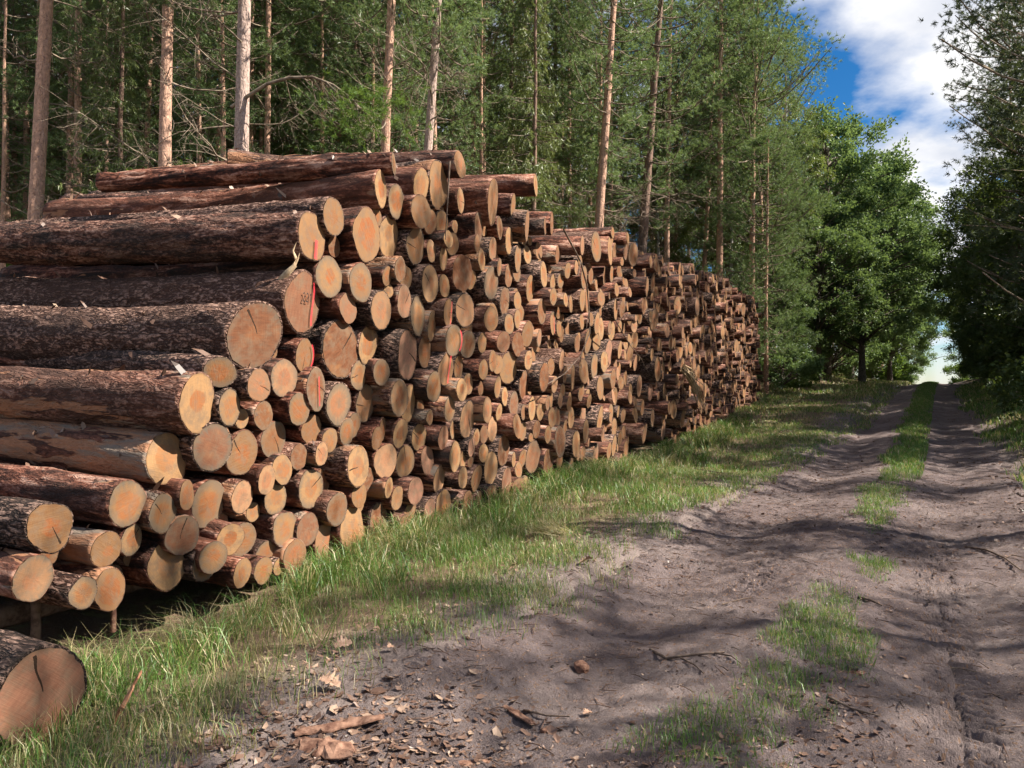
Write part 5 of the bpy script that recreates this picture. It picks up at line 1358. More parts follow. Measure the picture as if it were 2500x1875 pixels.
def plant(key, name, cat, x, y, label, group=None, s=1.0, sz=1.0, rz=0.0, lean=(0, 0), thick=1.0, crown=True):
    a, t = to_at(x, y)
    z = float(ground_z(np.array(a), np.array(t)))
    o = empty(name, (x, y, z), rz)
    o.rotation_euler = (lean[0], lean[1], rz)
    o.scale = (s, s, s * sz)
    tag(o, label, cat, group)
    k = KITS[key]
    obj('trunk', k['trunk'], o, scale=(thick, thick, 1))
    obj('limbs', k['limbs'], o)['kind'] = 'stuff'
    c = obj('crown', k['crown'], o)
    if 'mat' in k:
        c.material_slots[0].link = 'OBJECT'; c.material_slots[0].material = k['mat']
    return o


def at_view(u, Y):
    """world x for a bearing u (in 2212ths across) at depth Y"""
    return (u - 1106) / 1662 * Y


trg = np.random.default_rng(5)
taken = []
# front row behind the pile: bearing, depth, diameter, kit, x-lean, label
FRONT = [
    (44, 15.5, .31, 'pine_a', .065, 'tall pink-barked pine leaning right at the far left behind the pile', True),
    (66, 24, .24, 'pine_b', .02, 'slim shaded pine close behind the leaning pink pine at far left', False),
    (140, 24, .26, 'pine_b', .02, 'dark slim pine just left of the brightest slim pine', False),
    (164, 22, .25, 'pine_a', .0, 'brightest slim orange pine trunk in the left group', True),
    (207, 33, .22, 'pine_c', .01, 'thin shaded pine, first of a close pair in the left group', False),
    (222, 34, .22, 'pine_c', .01, 'thin shaded pine, second of a close pair in the left group', False),
    (297, 25, .24, 'pine_b', .03, 'dark pine just left of the straight pink pine', False),
    (341, 15.2, .31, 'pine_a', .02, 'straight bright pink pine with dead branches, left of the whitish pine', True),
    (364, 24, .24, 'pine_b', .0, 'dark pine tucked right behind the straight pink pine', False),
    (428, 30, .24, 'pine_c', .01, 'thin reddish pine midway between the pink and the whitish pines', False),
    (462, 26, .25, 'pine_b', .02, 'slim shaded pine left of the whitish pine', False),
    (506, 14.4, .34, 'pine_grey', .02, 'thick whitish flaky pine with a long arching branch', True),
    (536, 27, .24, 'pine_b', .01, 'slim dark pine peeping out right of the whitish pine', False),
    (572, 22, .23, 'pine_a', .015, 'slender bright pine trunk right of the whitish pine', True),
    (610, 33, .22, 'pine_c', .0, 'thin shaded pine right of the slender bright pine', False),
    (652, 35, .22, 'pine_c', .01, 'thin dark pine behind the leafy young broadleaf trees', False),
    (804, 18.0, .27, 'pine_a', .045, 'pink pine with a green needle tuft in front, left of the pale bent pine', True),
    (836, 27, .22, 'pine_b', .02, 'thin shaded pine between the pink and the pale bent pines', False),
    (880, 19.2, .26, 'pine_grey', .07, 'pale bent pine with many bare upswept branches above the pile crest', True),
    (1012, 29, .27, 'pine_b', .02, 'slim pine behind the pale bent pine, left of the spruces', True),
    (1057, 35, .26, 'pine_c', .0, 'thin pine just left of the hanging spruces', False),
    (1230, 36, .26, 'pine_b', .0, 'thin pale pine just left of the tall thick bare pine', False),
    (1266, 28.5, .46, 'pine_a', .065, 'tall thick bare pine rising above the middle of the pile', True),
    (1291, 36, .26, 'pine_c', .01, 'slim orange pine just right of the tall thick bare pine', False),
    (1320, 40, .26, 'pine_b', .0, 'thin greenish-trunked pine between the two thick middle pines', False),
    (1366, 33.5, .50, 'pine_dark', .055, 'dark thick branching pine right of the tall bare pine', True),
    (1438, 40, .34, 'pine_b', .01, 'orange pine with a long clean trunk right of the dark pine', False),
    (1462, 44, .28, 'pine_c', .0, 'thin pale pine beside the orange clean-trunked pine', False),
    (1508, 42, .32, 'pine_c', .05, 'forked orange pine with broken stubs above the stepped pile', True),
    (1553, 40, .40, 'pine_a', .015, 'bright pink pine standing at the far end of the pile', False),
    (1572, 47, .34, 'pine_c', .0, 'pine partly hidden behind the bright pine at the pile end', False),
]
for i, (u, Y, dia, key, lean, label, branches) in enumerate(FRONT):
    x = at_view(u, Y)
    k = KITS[key]
    r0 = {'pine_a': .17, 'pine_b': .17, 'pine_c': .16, 'pine_grey': .20, 'pine_dark': .21}[key]
    o = plant(key, 'pine_tree', 'pine', x, Y, label, 'pines behind the log pile', s=trg.uniform(.95, 1.12), rz=trg.uniform(0, 6.28), lean=(0, 0), thick=dia / 2 / r0 * .95)
    # lean towards +x independent of the spin
    o.rotation_mode = 'QUATERNION'
    qz = o.rotation_euler.to_quaternion() if False else Matrix.Rotation(trg.uniform(0, 6.28), 3, 'Z').to_quaternion()
    o.rotation_quaternion = Matrix.Rotation(lean, 3, 'Y').to_quaternion() @ qz
    taken.append((x, Y))
    if branches:
        nd = 15 if key != 'pine_dark' else 20
        for j in range(nd):
            z = trg.uniform(2.6, 9.5 if key != 'pine_dark' else 12)
            path = k['path']; px = np.interp(z, path[:, 2], path[:, 0]); py = np.interp(z, path[:, 2], path[:, 1])
            sc = trg.uniform(.55, 1.15) * (1.3 if dia > .4 else 1)
            obj('dead_branch', dead[int(trg.integers(0, 6))], o, loc=(px, py, z), rot=(trg.normal(0, .4), trg.normal(-.05, .22), trg.uniform(0, 6.28)), scale=(sc, sc, sc))

# the whitish pine's long arching branch with its green spray
gA = Geo()
YA = 14.4
arch = np.array([(508, 232), (540, 215), (590, 188), (640, 178), (690, 180), (735, 200), (775, 232), (800, 262)], float)
pts = np.stack([(arch[:, 0] - 1106) / 1662 * (YA + .2), np.linspace(YA, YA - .5, 8), 1.6 + (830 - arch[:, 1]) / 1662 * YA], 1)
gA.tube(pts, np.linspace(.038, .014, 8), 6)
ga_rg = np.random.default_rng(9)
for k in range(34):
    i = ga_rg.uniform(2.5, 6.99); i0 = int(i); b = pts[i0] + (pts[i0 + 1] - pts[i0]) * (i - i0)
    d = np.array([ga_rg.uniform(.1, .9), ga_rg.normal(0, .5), -ga_rg.uniform(.2, 1)]); d /= np.linalg.norm(d); l = ga_rg.uniform(.25, .8)
    gA.tube(np.stack([b, b + d * l * .5 + ga_rg.normal(0, .04, 3), b + d * l + ga_rg.normal(0, .03, 3)]), [.011, .008, .004], 3)
host = [o for o in bpy.data.objects if o.get('label', '').startswith('thick whitish flaky')][0]
bpy.context.view_layer.update()
inv = host.matrix_world.inverted()


def to_local(me):
    me.transform(inv); return me


obj('arching_branch', to_local(gA.mesh('arching_branch', M_DEAD)), host)
gS = Geo()
c0 = np.array([at_view(792, YA - .5), YA - .6, 1.6 + (830 - 262) / 1662 * YA])
Ps = c0 + ga_rg.normal(0, 1, (190, 3)) * np.array([.42, .35, .30]) + np.array([0, 0, -.05]); Ds = unit(ga_rg, 190) + np.array([.3, 0, -.2]); Ds /= np.linalg.norm(Ds, axis=1)[:, None]
needle_tufts(gS, Ps, Ds, 26, .12, .009, ga_rg, ga_rg.uniform(.5, 1, 190))
obj('needle_spray', to_local(gS.mesh('needle_spray', M_BUSH)), host)

# spruces, birches and broadleaf trees one can pick out
SPEC = [
    ('spruce_pale', 'spruce_tree', 'spruce', 1150, 26.0, .85, 'light green hanging spruce beside the thin pine in the middle'),
    ('spruce_a', 'spruce_tree', 'spruce', 1195, 36.0, 1.25, 'tall dark spruce with hanging branches left of the tall bare pine'),
    ('spruce_pale', 'spruce_tree', 'spruce', 1108, 28.5, 1.0, 'small spruce at the left of the spruce group'),
    ('spruce_a', 'spruce_tree', 'spruce', 1335, 42.0, 1.15, 'shaded spruce between the two thick middle pines'),
    ('spruce_b', 'spruce_tree', 'spruce', 1425, 46.0, 1.2, 'dark spruce behind the clean-trunked orange pine'),
    ('birch', 'birch_tree', 'birch', 1424, 43.0, 1.0, 'thin white birch stem left of the orange clean-trunked pine'),
    ('birch', 'birch_tree', 'birch', 1580, 44.5, 1.1, 'white birch beside the bright pine at the pile end'),
    ('birch', 'birch_tree', 'birch', 1601, 46.0, 1.0, 'slim grey birch just right of the white birch'),
    ('birch', 'birch_tree', 'birch', 1690, 47.0, 1.05, 'yellowish birch crown between the pines and the oaks'),
    ('young_a', 'young_tree', 'tree', 690, 20.0, 1.0, 'bright leafy young tree between the slender bright pine and the pink pine'),
    ('young_b', 'young_tree', 'tree', 620, 21.5, 1.12, 'leafy young tree right beside the slender bright pine'),
    ('young_b', 'young_tree', 'tree', 770, 21.0, 1.05, 'leafy young tree behind the pink pine with the needle tuft'),
    ('young_a', 'young_tree', 'tree', 425, 18.5, .92, 'leafy young tree between the straight pink and whitish pines'),
    ('young_b', 'young_tree', 'tree', 95, 22, 1.05, 'shaded leafy young tree low between the left pines'),
    ('pine_low', 'pine_tree', 'pine', 1625, 41.0, 1.25, 'bushy pale green pine rising past the picture top beyond the pile end'),
    ('pine_low', 'pine_tree', 'pine', 1645, 44.0, 1.12, 'bushy pine leaning over the birches beyond the pile'),
    ('pine_low', 'pine_tree', 'pine', 1655, 37.0, .72, 'young feathery pine just beyond the far end of the pile'),
    ('pine_c', 'pine_tree', 'pine', 1695, 54.0, 1.0, 'tall pine crown above the first oak'),
    ('oak_a', 'oak_tree', 'oak', 1862, 50.0, 1.0, 'large sunlit oak beside the track with a dark trunk'),
    ('oak_b', 'oak_tree', 'oak', 1768, 47.0, .95, 'oak with a thin dark trunk left of the large sunlit oak'),
    ('oak_a', 'oak_tree', 'oak', 1835, 60.0, 1.42, 'tall oak crown rising behind the large sunlit oak'),
    ('oak_b', 'oak_tree', 'oak', 1922, 66.0, 1.05, 'oak overhanging the track beyond the large sunlit oak'),
    ('oak_b', 'oak_tree', 'oak', 1785, 54.0, 1.55, 'tallest oak crown rising above the first oak and the birch'),
    ('oak_a', 'oak_tree', 'oak', 1880, 74.0, 1.4, 'tall oak crown stepping down towards the track gap'),
    ('oak_a', 'oak_tree', 'oak', 1960, 88.0, 1.1, 'farthest oak on the left of the track near the crest'),
    ('oak_low', 'oak_tree', 'oak', 1668, 43.0, .62, 'dark green leafy tree right behind the end of the pile'),
    ('bush_a', 'bush', 'bush', 1690, 37.5, 1.2, 'dark bush beside the end of the pile'),
    ('bush_b', 'bush', 'bush', 1725, 40.0, .9, 'low bush on the bank between the pile end and the oaks'),
    ('bush_a', 'bush', 'bush', 1795, 55.0, 1.7, 'broad bush behind the thin dark oak trunk'),
    ('bush_a', 'bush', 'bush', 1838, 62.0, 1.8, 'broad bush left of the large sunlit oak trunk'),
    ('bush_b', 'bush', 'bush', 1885, 70.0, 2.2, 'broad bush right of the large sunlit oak trunk'),
    ('bush_b', 'bush', 'bush', 1945, 70.0, 1.1, 'small bush on the bank by the track crest'),
]
for i, (key, name, cat, u, Y, s, label) in enumerate(SPEC):
    x = at_view(u, Y); taken.append((x, Y))
    plant(key, name, cat, x, Y, label, s=s, rz=trg.uniform(0, 6.28))

# trees right of the track
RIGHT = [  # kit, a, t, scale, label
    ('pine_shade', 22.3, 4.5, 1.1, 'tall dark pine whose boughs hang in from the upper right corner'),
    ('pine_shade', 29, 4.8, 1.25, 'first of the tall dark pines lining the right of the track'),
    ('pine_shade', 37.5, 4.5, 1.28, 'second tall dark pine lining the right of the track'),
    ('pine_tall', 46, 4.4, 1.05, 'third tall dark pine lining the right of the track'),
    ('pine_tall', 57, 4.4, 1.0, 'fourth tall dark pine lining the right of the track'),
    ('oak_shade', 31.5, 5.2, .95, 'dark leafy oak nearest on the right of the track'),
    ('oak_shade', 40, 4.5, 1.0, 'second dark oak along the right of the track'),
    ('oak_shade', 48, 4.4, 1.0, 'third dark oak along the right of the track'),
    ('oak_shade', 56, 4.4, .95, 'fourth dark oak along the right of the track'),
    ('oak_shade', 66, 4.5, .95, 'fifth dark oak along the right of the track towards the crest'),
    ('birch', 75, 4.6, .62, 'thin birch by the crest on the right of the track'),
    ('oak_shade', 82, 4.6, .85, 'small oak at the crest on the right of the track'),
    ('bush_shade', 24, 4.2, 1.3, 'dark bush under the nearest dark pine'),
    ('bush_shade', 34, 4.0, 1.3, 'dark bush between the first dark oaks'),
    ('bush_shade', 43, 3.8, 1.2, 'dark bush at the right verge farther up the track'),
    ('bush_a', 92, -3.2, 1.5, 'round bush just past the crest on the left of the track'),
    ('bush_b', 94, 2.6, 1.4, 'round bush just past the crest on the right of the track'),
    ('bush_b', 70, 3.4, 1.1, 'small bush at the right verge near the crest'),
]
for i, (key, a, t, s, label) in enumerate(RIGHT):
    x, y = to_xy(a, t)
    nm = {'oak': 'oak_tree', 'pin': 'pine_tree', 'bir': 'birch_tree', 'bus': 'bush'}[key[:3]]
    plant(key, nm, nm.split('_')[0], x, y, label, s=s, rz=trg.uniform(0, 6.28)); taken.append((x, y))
# the same wood goes on beside the camera, out of frame: it shades the track and the pile
SHADE = []
for k in range(900):
    a = trg.uniform(-14, 30); t = trg.uniform(4.8, 17)
    if any((a - q[0]) ** 2 + (t - q[1]) ** 2 < 4.7 ** 2 for q in SHADE): continue
    SHADE.append((a, t)); x, y = to_xy(a, t)
    if any((x - q[0]) ** 2 + (y - q[1]) ** 2 < 3 ** 2 for q in taken): continue
    key = ['pine_b', 'pine_a', 'pine_c', 'pine_b'][len(SHADE) % 4]
    plant(key, 'pine_tree', 'pine', x, y, 'pine of the roadside wood on the right shading the track', 'roadside pines shading the track', s=trg.uniform(.5, .72), rz=trg.uniform(0, 6.28)); taken.append((x, y))
print('shade trees', len(SHADE))
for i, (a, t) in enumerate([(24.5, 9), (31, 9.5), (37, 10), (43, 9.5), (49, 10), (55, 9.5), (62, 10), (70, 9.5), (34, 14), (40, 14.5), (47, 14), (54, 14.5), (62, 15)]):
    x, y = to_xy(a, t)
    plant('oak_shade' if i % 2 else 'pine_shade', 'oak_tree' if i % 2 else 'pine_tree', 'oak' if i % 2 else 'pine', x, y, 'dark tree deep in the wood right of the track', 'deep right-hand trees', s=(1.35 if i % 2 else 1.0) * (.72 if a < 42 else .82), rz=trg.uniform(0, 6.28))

# deeper wood behind the pile
ZONES = [(44, 'left of the leaning pink pine'), (164, 'between the leaning pink pine and the brightest slim pine'), (341, 'between the brightest slim pine and the straight pink pine'),
         (506, 'between the straight pink pine and the whitish pine'), (572, 'between the whitish pine and the slender bright pine'), (804, 'between the slender bright pine and the tufted pink pine'),
         (880, 'between the tufted pink pine and the pale bent pine'), (1012, 'just right of the pale bent pine'), (1150, 'between the pale bent pine and the hanging spruce'),
         (1266, 'between the hanging spruce and the tall thick pine'), (1366, 'between the tall thick pine and the dark branching pine'), (1438, 'just right of the dark branching pine'),
         (1553, 'between the orange pine and the bright pile-end pine'), (1700, 'just right of the bright pile-end pine'), (1800, 'behind the bushy pines left of the oaks'), (2300, 'behind the oaks by the track')]
cnt = 0
for k in range(4000):
    Y = 19 + 86 * trg.uniform() ** 1.3; x = trg.uniform(-.80 * Y - 3, .53 * Y)
    a, t = to_at(x, Y)
    if x > .474 * Y - 13.5 and Y < 38: continue
    if t > (-11 if Y < 56 else -5.5): continue
    uu = 1106 + x / Y * 1662
    if any(abs(uu - q[3]) < 55 and Y < q[4] + 3 for q in SPEC if q[0][:6] in ('spruce', 'young_')): continue
    dm = (1.3 + .02 * Y) if Y < 36 else 2.5 + .025 * Y
    if any((x - q[0]) ** 2 + (Y - q[1]) ** 2 < (dm if j >= len(FRONT) else 1.5) ** 2 for j, q in enumerate(taken)): continue
    taken.append((x, Y)); cnt += 1
    key = trg.choice(['pine_b', 'pine_c', 'pine_c', 'pine_low', 'pine_dark', 'spruce_a', 'young_a'], p=[.34, .24, .10, .08, .08, .06, .10])
    if Y < 36 and key[0] in 'py' and trg.uniform() < .85: key = 'pine_a' if trg.uniform() < .65 else 'pine_b'
    nm, cat, lab, grp = {'p': ('pine_tree', 'pine', 'deep-wood pine behind the pile', 'pines deep in the wood'), 's': ('spruce_tree', 'spruce', 'deep-wood spruce behind the pile', 'spruces deep in the wood'),
                         'y': ('young_tree', 'tree', 'leafy young tree behind the pile', 'young trees')}[key[0]]
    zi = int(np.searchsorted([z[0] for z in ZONES], uu))
    zone = ZONES[min(zi, len(ZONES) - 1)][1]
    lab, grp = lab.replace('behind the pile', zone), grp + ' ' + zone
    hk = {'pine_a': 24, 'pine_b': 24, 'pine_c': 22, 'pine_low': 17, 'pine_dark': 23.5, 'spruce_a': 19, 'young_a': 7.5}[str(key)]
    smax = ((830 - np.interp(uu + 90, [1640, 1700, 1830, 1900, 2000], [-400, 0, 240, 360, 450])) / 1662 * Y - 1.2) / hk
    if smax < .5: continue
    plant(key, nm, cat, x, Y, lab, grp, thick=trg.uniform(.75, 1.15), s=min(smax, trg.uniform(.95, 1.25)), rz=trg.uniform(0, 6.28))
    if cnt >= 270: break
print('deep trees', cnt)

# ------------------------------------------------------------------ grass, litter and small things
M_GRASS = mat_ramp('grass_blades', [(0.0, (0.032, 0.078, 0.016)), (0.4, (0.088, 0.190, 0.034)), (0.72, (0.175, 0.300, 0.060)), (0.80, (0.28, 0.25, 0.10)), (1.0, (0.47, 0.38, 0.21))], 0.38)
grg = np.random.default_rng(101)


def blades(P, H, W, lean, lv, rg):
    n = len(P); az = rg.uniform(0, 6.28, n); d = np.stack([np.cos(az), np.sin(az), np.zeros(n)], 1)
    fa = rg.uniform(0, 6.28, n); s = np.stack([np.cos(fa), np.sin(fa), np.zeros(n)], 1)
    up = np.array([0, 0, 1.])
    mid = P + up * (H * .58)[:, None] + d * (H * lean * .30)[:, None]
    tip = P + up * (H * (1 - .35 * lean))[:, None] + d * (H * lean)[:, None]
    w = W[:, None] / 2
    V = np.stack([P - s * w, P + s * w, mid + s * w * .75, mid - s * w * .75, tip], 1).reshape(-1, 3)
    i = np.arange(n) * 5
    return V, np.stack([i, i + 1, i + 2, i + 3], 1), np.stack([i + 3, i + 2, i + 4], 1), np.repeat(lv, 5)


def scatter(n, a0, a1, t0, t1, dens):
    a = grg.uniform(a0, a1, n); t = grg.uniform(t0, t1, n)
    k = grg.uniform(0, 1, n) < dens(a, t)
    return a[k], t[k]


def place(a, t):
    x, y = to_xy(a, t)
    l, r = road_edges(a)
    zr = np.where((t > -2.5) & (t < 2.4), road_z(a, np.clip(t, -2.5, 2.4)), -99)
    return np.stack([x, y, np.maximum(ground_z(a, t), zr)], 1)


def pile_t(a):
    return np.interp(a, [2, 5.7, 34, 40], [-3.2, -4.15, -6.07, -6.3])


def verge(a, t):
    clump = fbm(a * 2.2, t * 2.2, 0, 61, 3)
    edge = sstep(.47, .0, t - road_edges(a)[0] + .22 * fbm(a * 1.1, 3, 0, 63, 3))
    bare = sstep(-.35, .15, fbm(a * .8, t * .8, 0, 65, 3) + .25)
    return np.clip(edge * (.35 + .65 * sstep(-.5, .4, clump)) * (.32 + .68 * bare), 0, 1)


strip_c = lambda a: .08 + .10 * vnoise(a * .5, 0, 0, 67)
PATCH = [(3.9, -.10, .50, .30), (5.7, .06, 1.25, .28), (7.9, .26, .70, .20), (10.2, .1, .9, .16), (12.4, .0, 2.3, .28)]


def strip(a, t):
    d = np.zeros_like(a)
    rag = .5 * fbm(a * 3, t * 3, 0, 69, 3)
    for ca, ct, ra_, rt_ in PATCH: d = np.maximum(d, (.5 if ca < 5 else .85) * sstep(1.2, .35, np.hypot((a - ca) / ra_, (t - ct) / rt_) + rag))
    far = sstep(14.5, 17, a) * sstep(1.1, .6, np.abs(t - strip_c(a)) / .36 + rag)
    return np.maximum(d, far)


G = []


def add_grass(a, t, h, w, lean, straw, bright=0.0):
    n = len(a); P = place(a, t); P[:, 2] -= .012
    pat = .5 + .5 * fbm(a * 1.3, t * 1.3, 0, 77, 2)
    lv = np.clip(grg.normal(.36 + bright, .16, n) + .12 * (pat - .5), 0, .76)
    sm = grg.uniform(0, 1, n) < straw * (.4 + 1.2 * (1 - pat)) * (1 + 1.1 * sstep(5.0, 3.0, a) * (t < -1.5))
    lv = np.where(sm, grg.uniform(.80, 1.0, n), lv)
    G.append(blades(P, h, w, lean, lv, grg))


for a0, a1, dn, w0 in ((1.4, 6.0, 3600, .0042), (6.0, 9.5, 3000, .0052), (9.5, 15, 1700, .0075), (15, 25, 750, .012), (25, 44, 260, .020)):
    n = int((a1 - a0) * 4.2 * dn)
    a, t = scatter(n, a0, a1, -6.2, -1.1, lambda a, t: verge(a, t) * (t > pile_t(a) - .12))
    d = t - pile_t(a)
    long = sstep(1.4, .1, d)
    h = (.07 + .09 * grg.uniform(0, 1, len(a)) ** 1.5 + .17 * long * grg.uniform(.2, 1, len(a))) * (1 + .35 * fbm(a * .9, t * .9, 0, 81, 2))
    add_grass(a, t, np.clip(h, .035, .42), np.full(len(a), w0) * grg.uniform(.6, 1.4, len(a)), grg.uniform(.2, 1.0, len(a)), .36, .05)
for a0, a1, dn, w0 in ((1.6, 8, 6500, .0036), (8, 16, 3200, .006), (16, 45, 900, .016), (45, 80, 300, .03)):
    n = int((a1 - a0) * 1.1 * dn)
    a, t = scatter(n, a0, a1, -.75, .45, strip)
    h = .035 + .075 * grg.uniform(0, 1, len(a)) ** 1.3 + np.where(a > 14, .05, 0)
    add_grass(a, t, h, np.full(len(a), w0) * grg.uniform(.6, 1.4, len(a)), grg.uniform(.2, .9, len(a)), .14, .06)
rightm = lambda a, t: sstep(-.05, .5, t - road_edges(a)[1] + .2 * fbm(a * .9, 1, 0, 85, 3)) * sstep(9, 14, a) * (.3 + .7 * sstep(-.4, .3, fbm(a * .9, t * .9, 0, 87, 3)))
a, t = scatter(52000, 9, 46, 1.2, 4.6, rightm)
add_grass(a, t, .07 + .16 * grg.uniform(0, 1, len(a)), .010 + .0005 * a, grg.uniform(.2, 1, len(a)), .30)
a, t = scatter(30000, 36, 80, -13, -1.2, lambda a, t: sstep(-1.2, -1.8, t) * (.2 + .8 * sstep(-.3, .3, fbm(a * .5, t * .5, 0, 89, 3))))
add_grass(a, t, .10 + .20 * grg.uniform(0, 1, len(a)), np.full(len(a), .03), grg.uniform(.2, 1, len(a)), .55)
# tussocks of long arching blades along the foot of the pile
ta = grg.uniform(2.6, 26, 330) ** 1.0; td = np.abs(grg.normal(0, .55, 330)); tt_ = pile_t(ta) + td
for a_, t_ in zip(ta, tt_):
    n = int(grg.integers(14, 46)); aa, t2 = grg.normal(a_, .05, n), grg.normal(t_, .05, n)
    add_grass(aa, t2, grg.uniform(.16, .44, n) * (1.0 if t_ < -2.6 else .6), np.full(n, .0042 + .0005 * a_), grg.uniform(.5, 1.25, n), .35)
V, F4, F3, LV, o_ = [], [], [], [], 0
for v, f4, f3, lv in G:
    V.append(v); F4.append(f4 + o_); F3.append(f3 + o_); LV.append(lv); o_ += len(v)
print('grass blades', o_ // 5)
tag(obj('grass', mesh_np('grass', np.vstack(V), [np.vstack(F4), np.vstack(F3)], [M_GRASS], attrs={'lv': ('FLOAT', np.concatenate(LV))}, smooth=True)),
    'green and straw-coloured grass on the verge and between the ruts', 'grass', kind='stuff')

# small round-leaved ground cover in the verge
g = Geo()
a, t = scatter(9000, 2.5, 9, -4.2, -2.2, lambda a, t: sstep(.1, .4, fbm(a * 1.1, t * 1.1, 0, 91, 2)) * verge(a, t))
P = place(a, t); P[:, 2] += grg.uniform(.01, .07, len(a))
g.leaves(P, np.stack([grg.normal(size=len(a)), grg.normal(size=len(a)), grg.normal(.1, .3, len(a))], 1), grg.uniform(.012, .030, len(a)), grg.uniform(.012, .022, len(a)), grg.uniform(.35, .75, len(a)), grg, .1)
tag(obj('ground_cover', g.mesh('ground_cover', M_GRASS)), 'tiny-leaved green ground cover among the verge grass', 'ground cover', kind='stuff')


def flakes(a, t, size, lv, curl=.35, lift=.004, tilt=.35):
    """curled five-sided leaves and bark chips lying about"""
    n = len(a); P = place(a, t); P[:, 2] += lift
    az = grg.uniform(0, 6.28, n); e1 = np.stack([np.cos(az), np.sin(az), grg.normal(0, tilt, n)], 1)
    e2 = np.stack([-np.sin(az), np.cos(az), grg.normal(0, tilt, n)], 1)
    th = np.linspace(0, 2 * np.pi, 6)[:-1]
    asp = grg.uniform(.16, .85, n)
    ring = P[:, None, :] + (e1[:, None, :] * np.cos(th)[None, :, None] + e2[:, None, :] * (np.sin(th)[None, :] * asp[:, None])[:, :, None]) * (size[:, None] * grg.uniform(.65, 1.2, (n, 5)))[:, :, None]
    ring[:, :, 2] += (np.abs(np.cos(th))[None, :] * size[:, None] * curl * grg.uniform(0, 1, (n, 1)))
    ring[:, :, 2] = np.maximum(ring[:, :, 2], P[:, None, 2] - .003)
    V = np.concatenate([P[:, None, :], ring], 1).reshape(-1, 3)
    i = np.arange(n)[:, None] * 6
    F = np.concatenate([np.stack([i[:, 0], i[:, 0] + 1 + k, i[:, 0] + 1 + (k + 1) % 5], 1) for k in range(5)])
    return V, F, np.repeat(lv, 6)


L = []


def add_fl(a, t, s0, s1, lo=.1, hi=1.0, **k):
    n = len(a); L.append(flakes(a, t, grg.uniform(s0, s1, n), grg.uniform(lo, hi, n), **k))


def blob(n, a, t, sa, st):
    return grg.normal(a, sa, n), grg.normal(t, st, n)


add_fl(*blob(700, 3.15, -1.45, .42, .36), .008, .026, .25, .9)
add_fl(*blob(160, 3.15, -1.40, .36, .30), .022, .045, .3, .95)
add_fl(*blob(1400, 3.1, -1.4, .5, .45), .004, .012, .0, .8)
add_fl(*blob(420, 2.75, -1.7, .4, .4), .012, .034, .1, .8)
add_fl(*blob(520, 3.05, -.05, .45, .30), .008, .030, .1, .9)
add_fl(*blob(260, 4.2, .35, .6, .14), .008, .026, .1, .8)
a, t = scatter(9500, 2.2, 14, -2.6, 2.3, lambda a, t: .22 + .78 * np.exp(-((t + 2.05) / .3) ** 2) + .8 * np.exp(-((t - 1.7) / .35) ** 2) * (a > 6) + .35 * np.exp(-((t - strip_c(a)) / .4) ** 2))
add_fl(a, t, .003, .017, .0, .7)
a, t = scatter(15000, 2.2, 11, -2.2, 2.3, lambda a, t: .25 + .75 * sstep(-.2, .5, fbm(a * 1.7, t * 1.7, 0, 93, 3)))
add_fl(a, t, .003, .011, .0, 1.0)
a, t = scatter(3800, 9, 34, -2.7, 2.6, lambda a, t: .25 + .75 * np.exp(-((t + 1.1) / .5) ** 2) * (a < 16) + .9 * np.exp(-((t - 1.9) / .4) ** 2))
add_fl(a, t, .012, .045, .05, .75)
a, t = scatter(9000, 6.5, 19, -2.1, 1.9, lambda a, t: .12 + .88 * sstep(-.1, .5, fbm(a * .9, t * 1.5, 0, 95, 3)) * (.35 + .65 * np.exp(-((t + 1.2) / .6) ** 2)))
add_fl(a, t, .006, .024, .0, .6)
a, t = scatter(4200, 2.4, 12, -4.4, -2.1, lambda a, t: .2 + .8 * np.exp(-((t + 2.4) / .35) ** 2))
add_fl(a, t, .008, .028, .3, 1.0, lift=.02)
a, t = scatter(9000, 34, 70, -14, -2.5, lambda a, t: .2 + .8 * sstep(-5, -9, t))
add_fl(a, t, .03, .09, .2, 1.0, lift=.02)
V, F, LV, o_ = [], [], [], 0
for v, f, lv in L:
    V.append(v); F.append(f + o_); LV.append(lv); o_ += len(v)
tag(obj('leaf_litter', mesh_np('leaf_litter', np.vstack(V), [np.vstack(F)], [M_LITTER], attrs={'lv': ('FLOAT', np.concatenate(LV))}, smooth=False)),
    'dry brown leaves and bark chips scattered over track and verge', 'litter', kind='stuff')

# fine twigs strewn about
g = Geo()
a, t = scatter(5200, 2.2, 18, -2.6, 2.3, lambda a, t: .35 + .65 * np.exp(-((t + 1.6) / .5) ** 2))
P = place(a, t)
for p in P[:2600]:
    l = grg.uniform(.02, .15) * (1.6 if grg.uniform() < .12 else 1); az = grg.uniform(0, 6.28); d = np.array([math.cos(az), math.sin(az), 0])
    q = p + np.array([0, 0, .005]); b = grg.normal(0, .12)
    g.tube(np.stack([q, q + d * l * .5 + np.array([-d[1], d[0], 0]) * b * l + np.array([0, 0, .004]), q + d * l]), [.0032, .0028, .0015], 3, lv=float(grg.uniform(0, .7)))
tag(obj('twig_litter', g.mesh('twig_litter', M_LITTER)), 'thin broken twigs strewn over the track', 'twigs', kind='stuff')

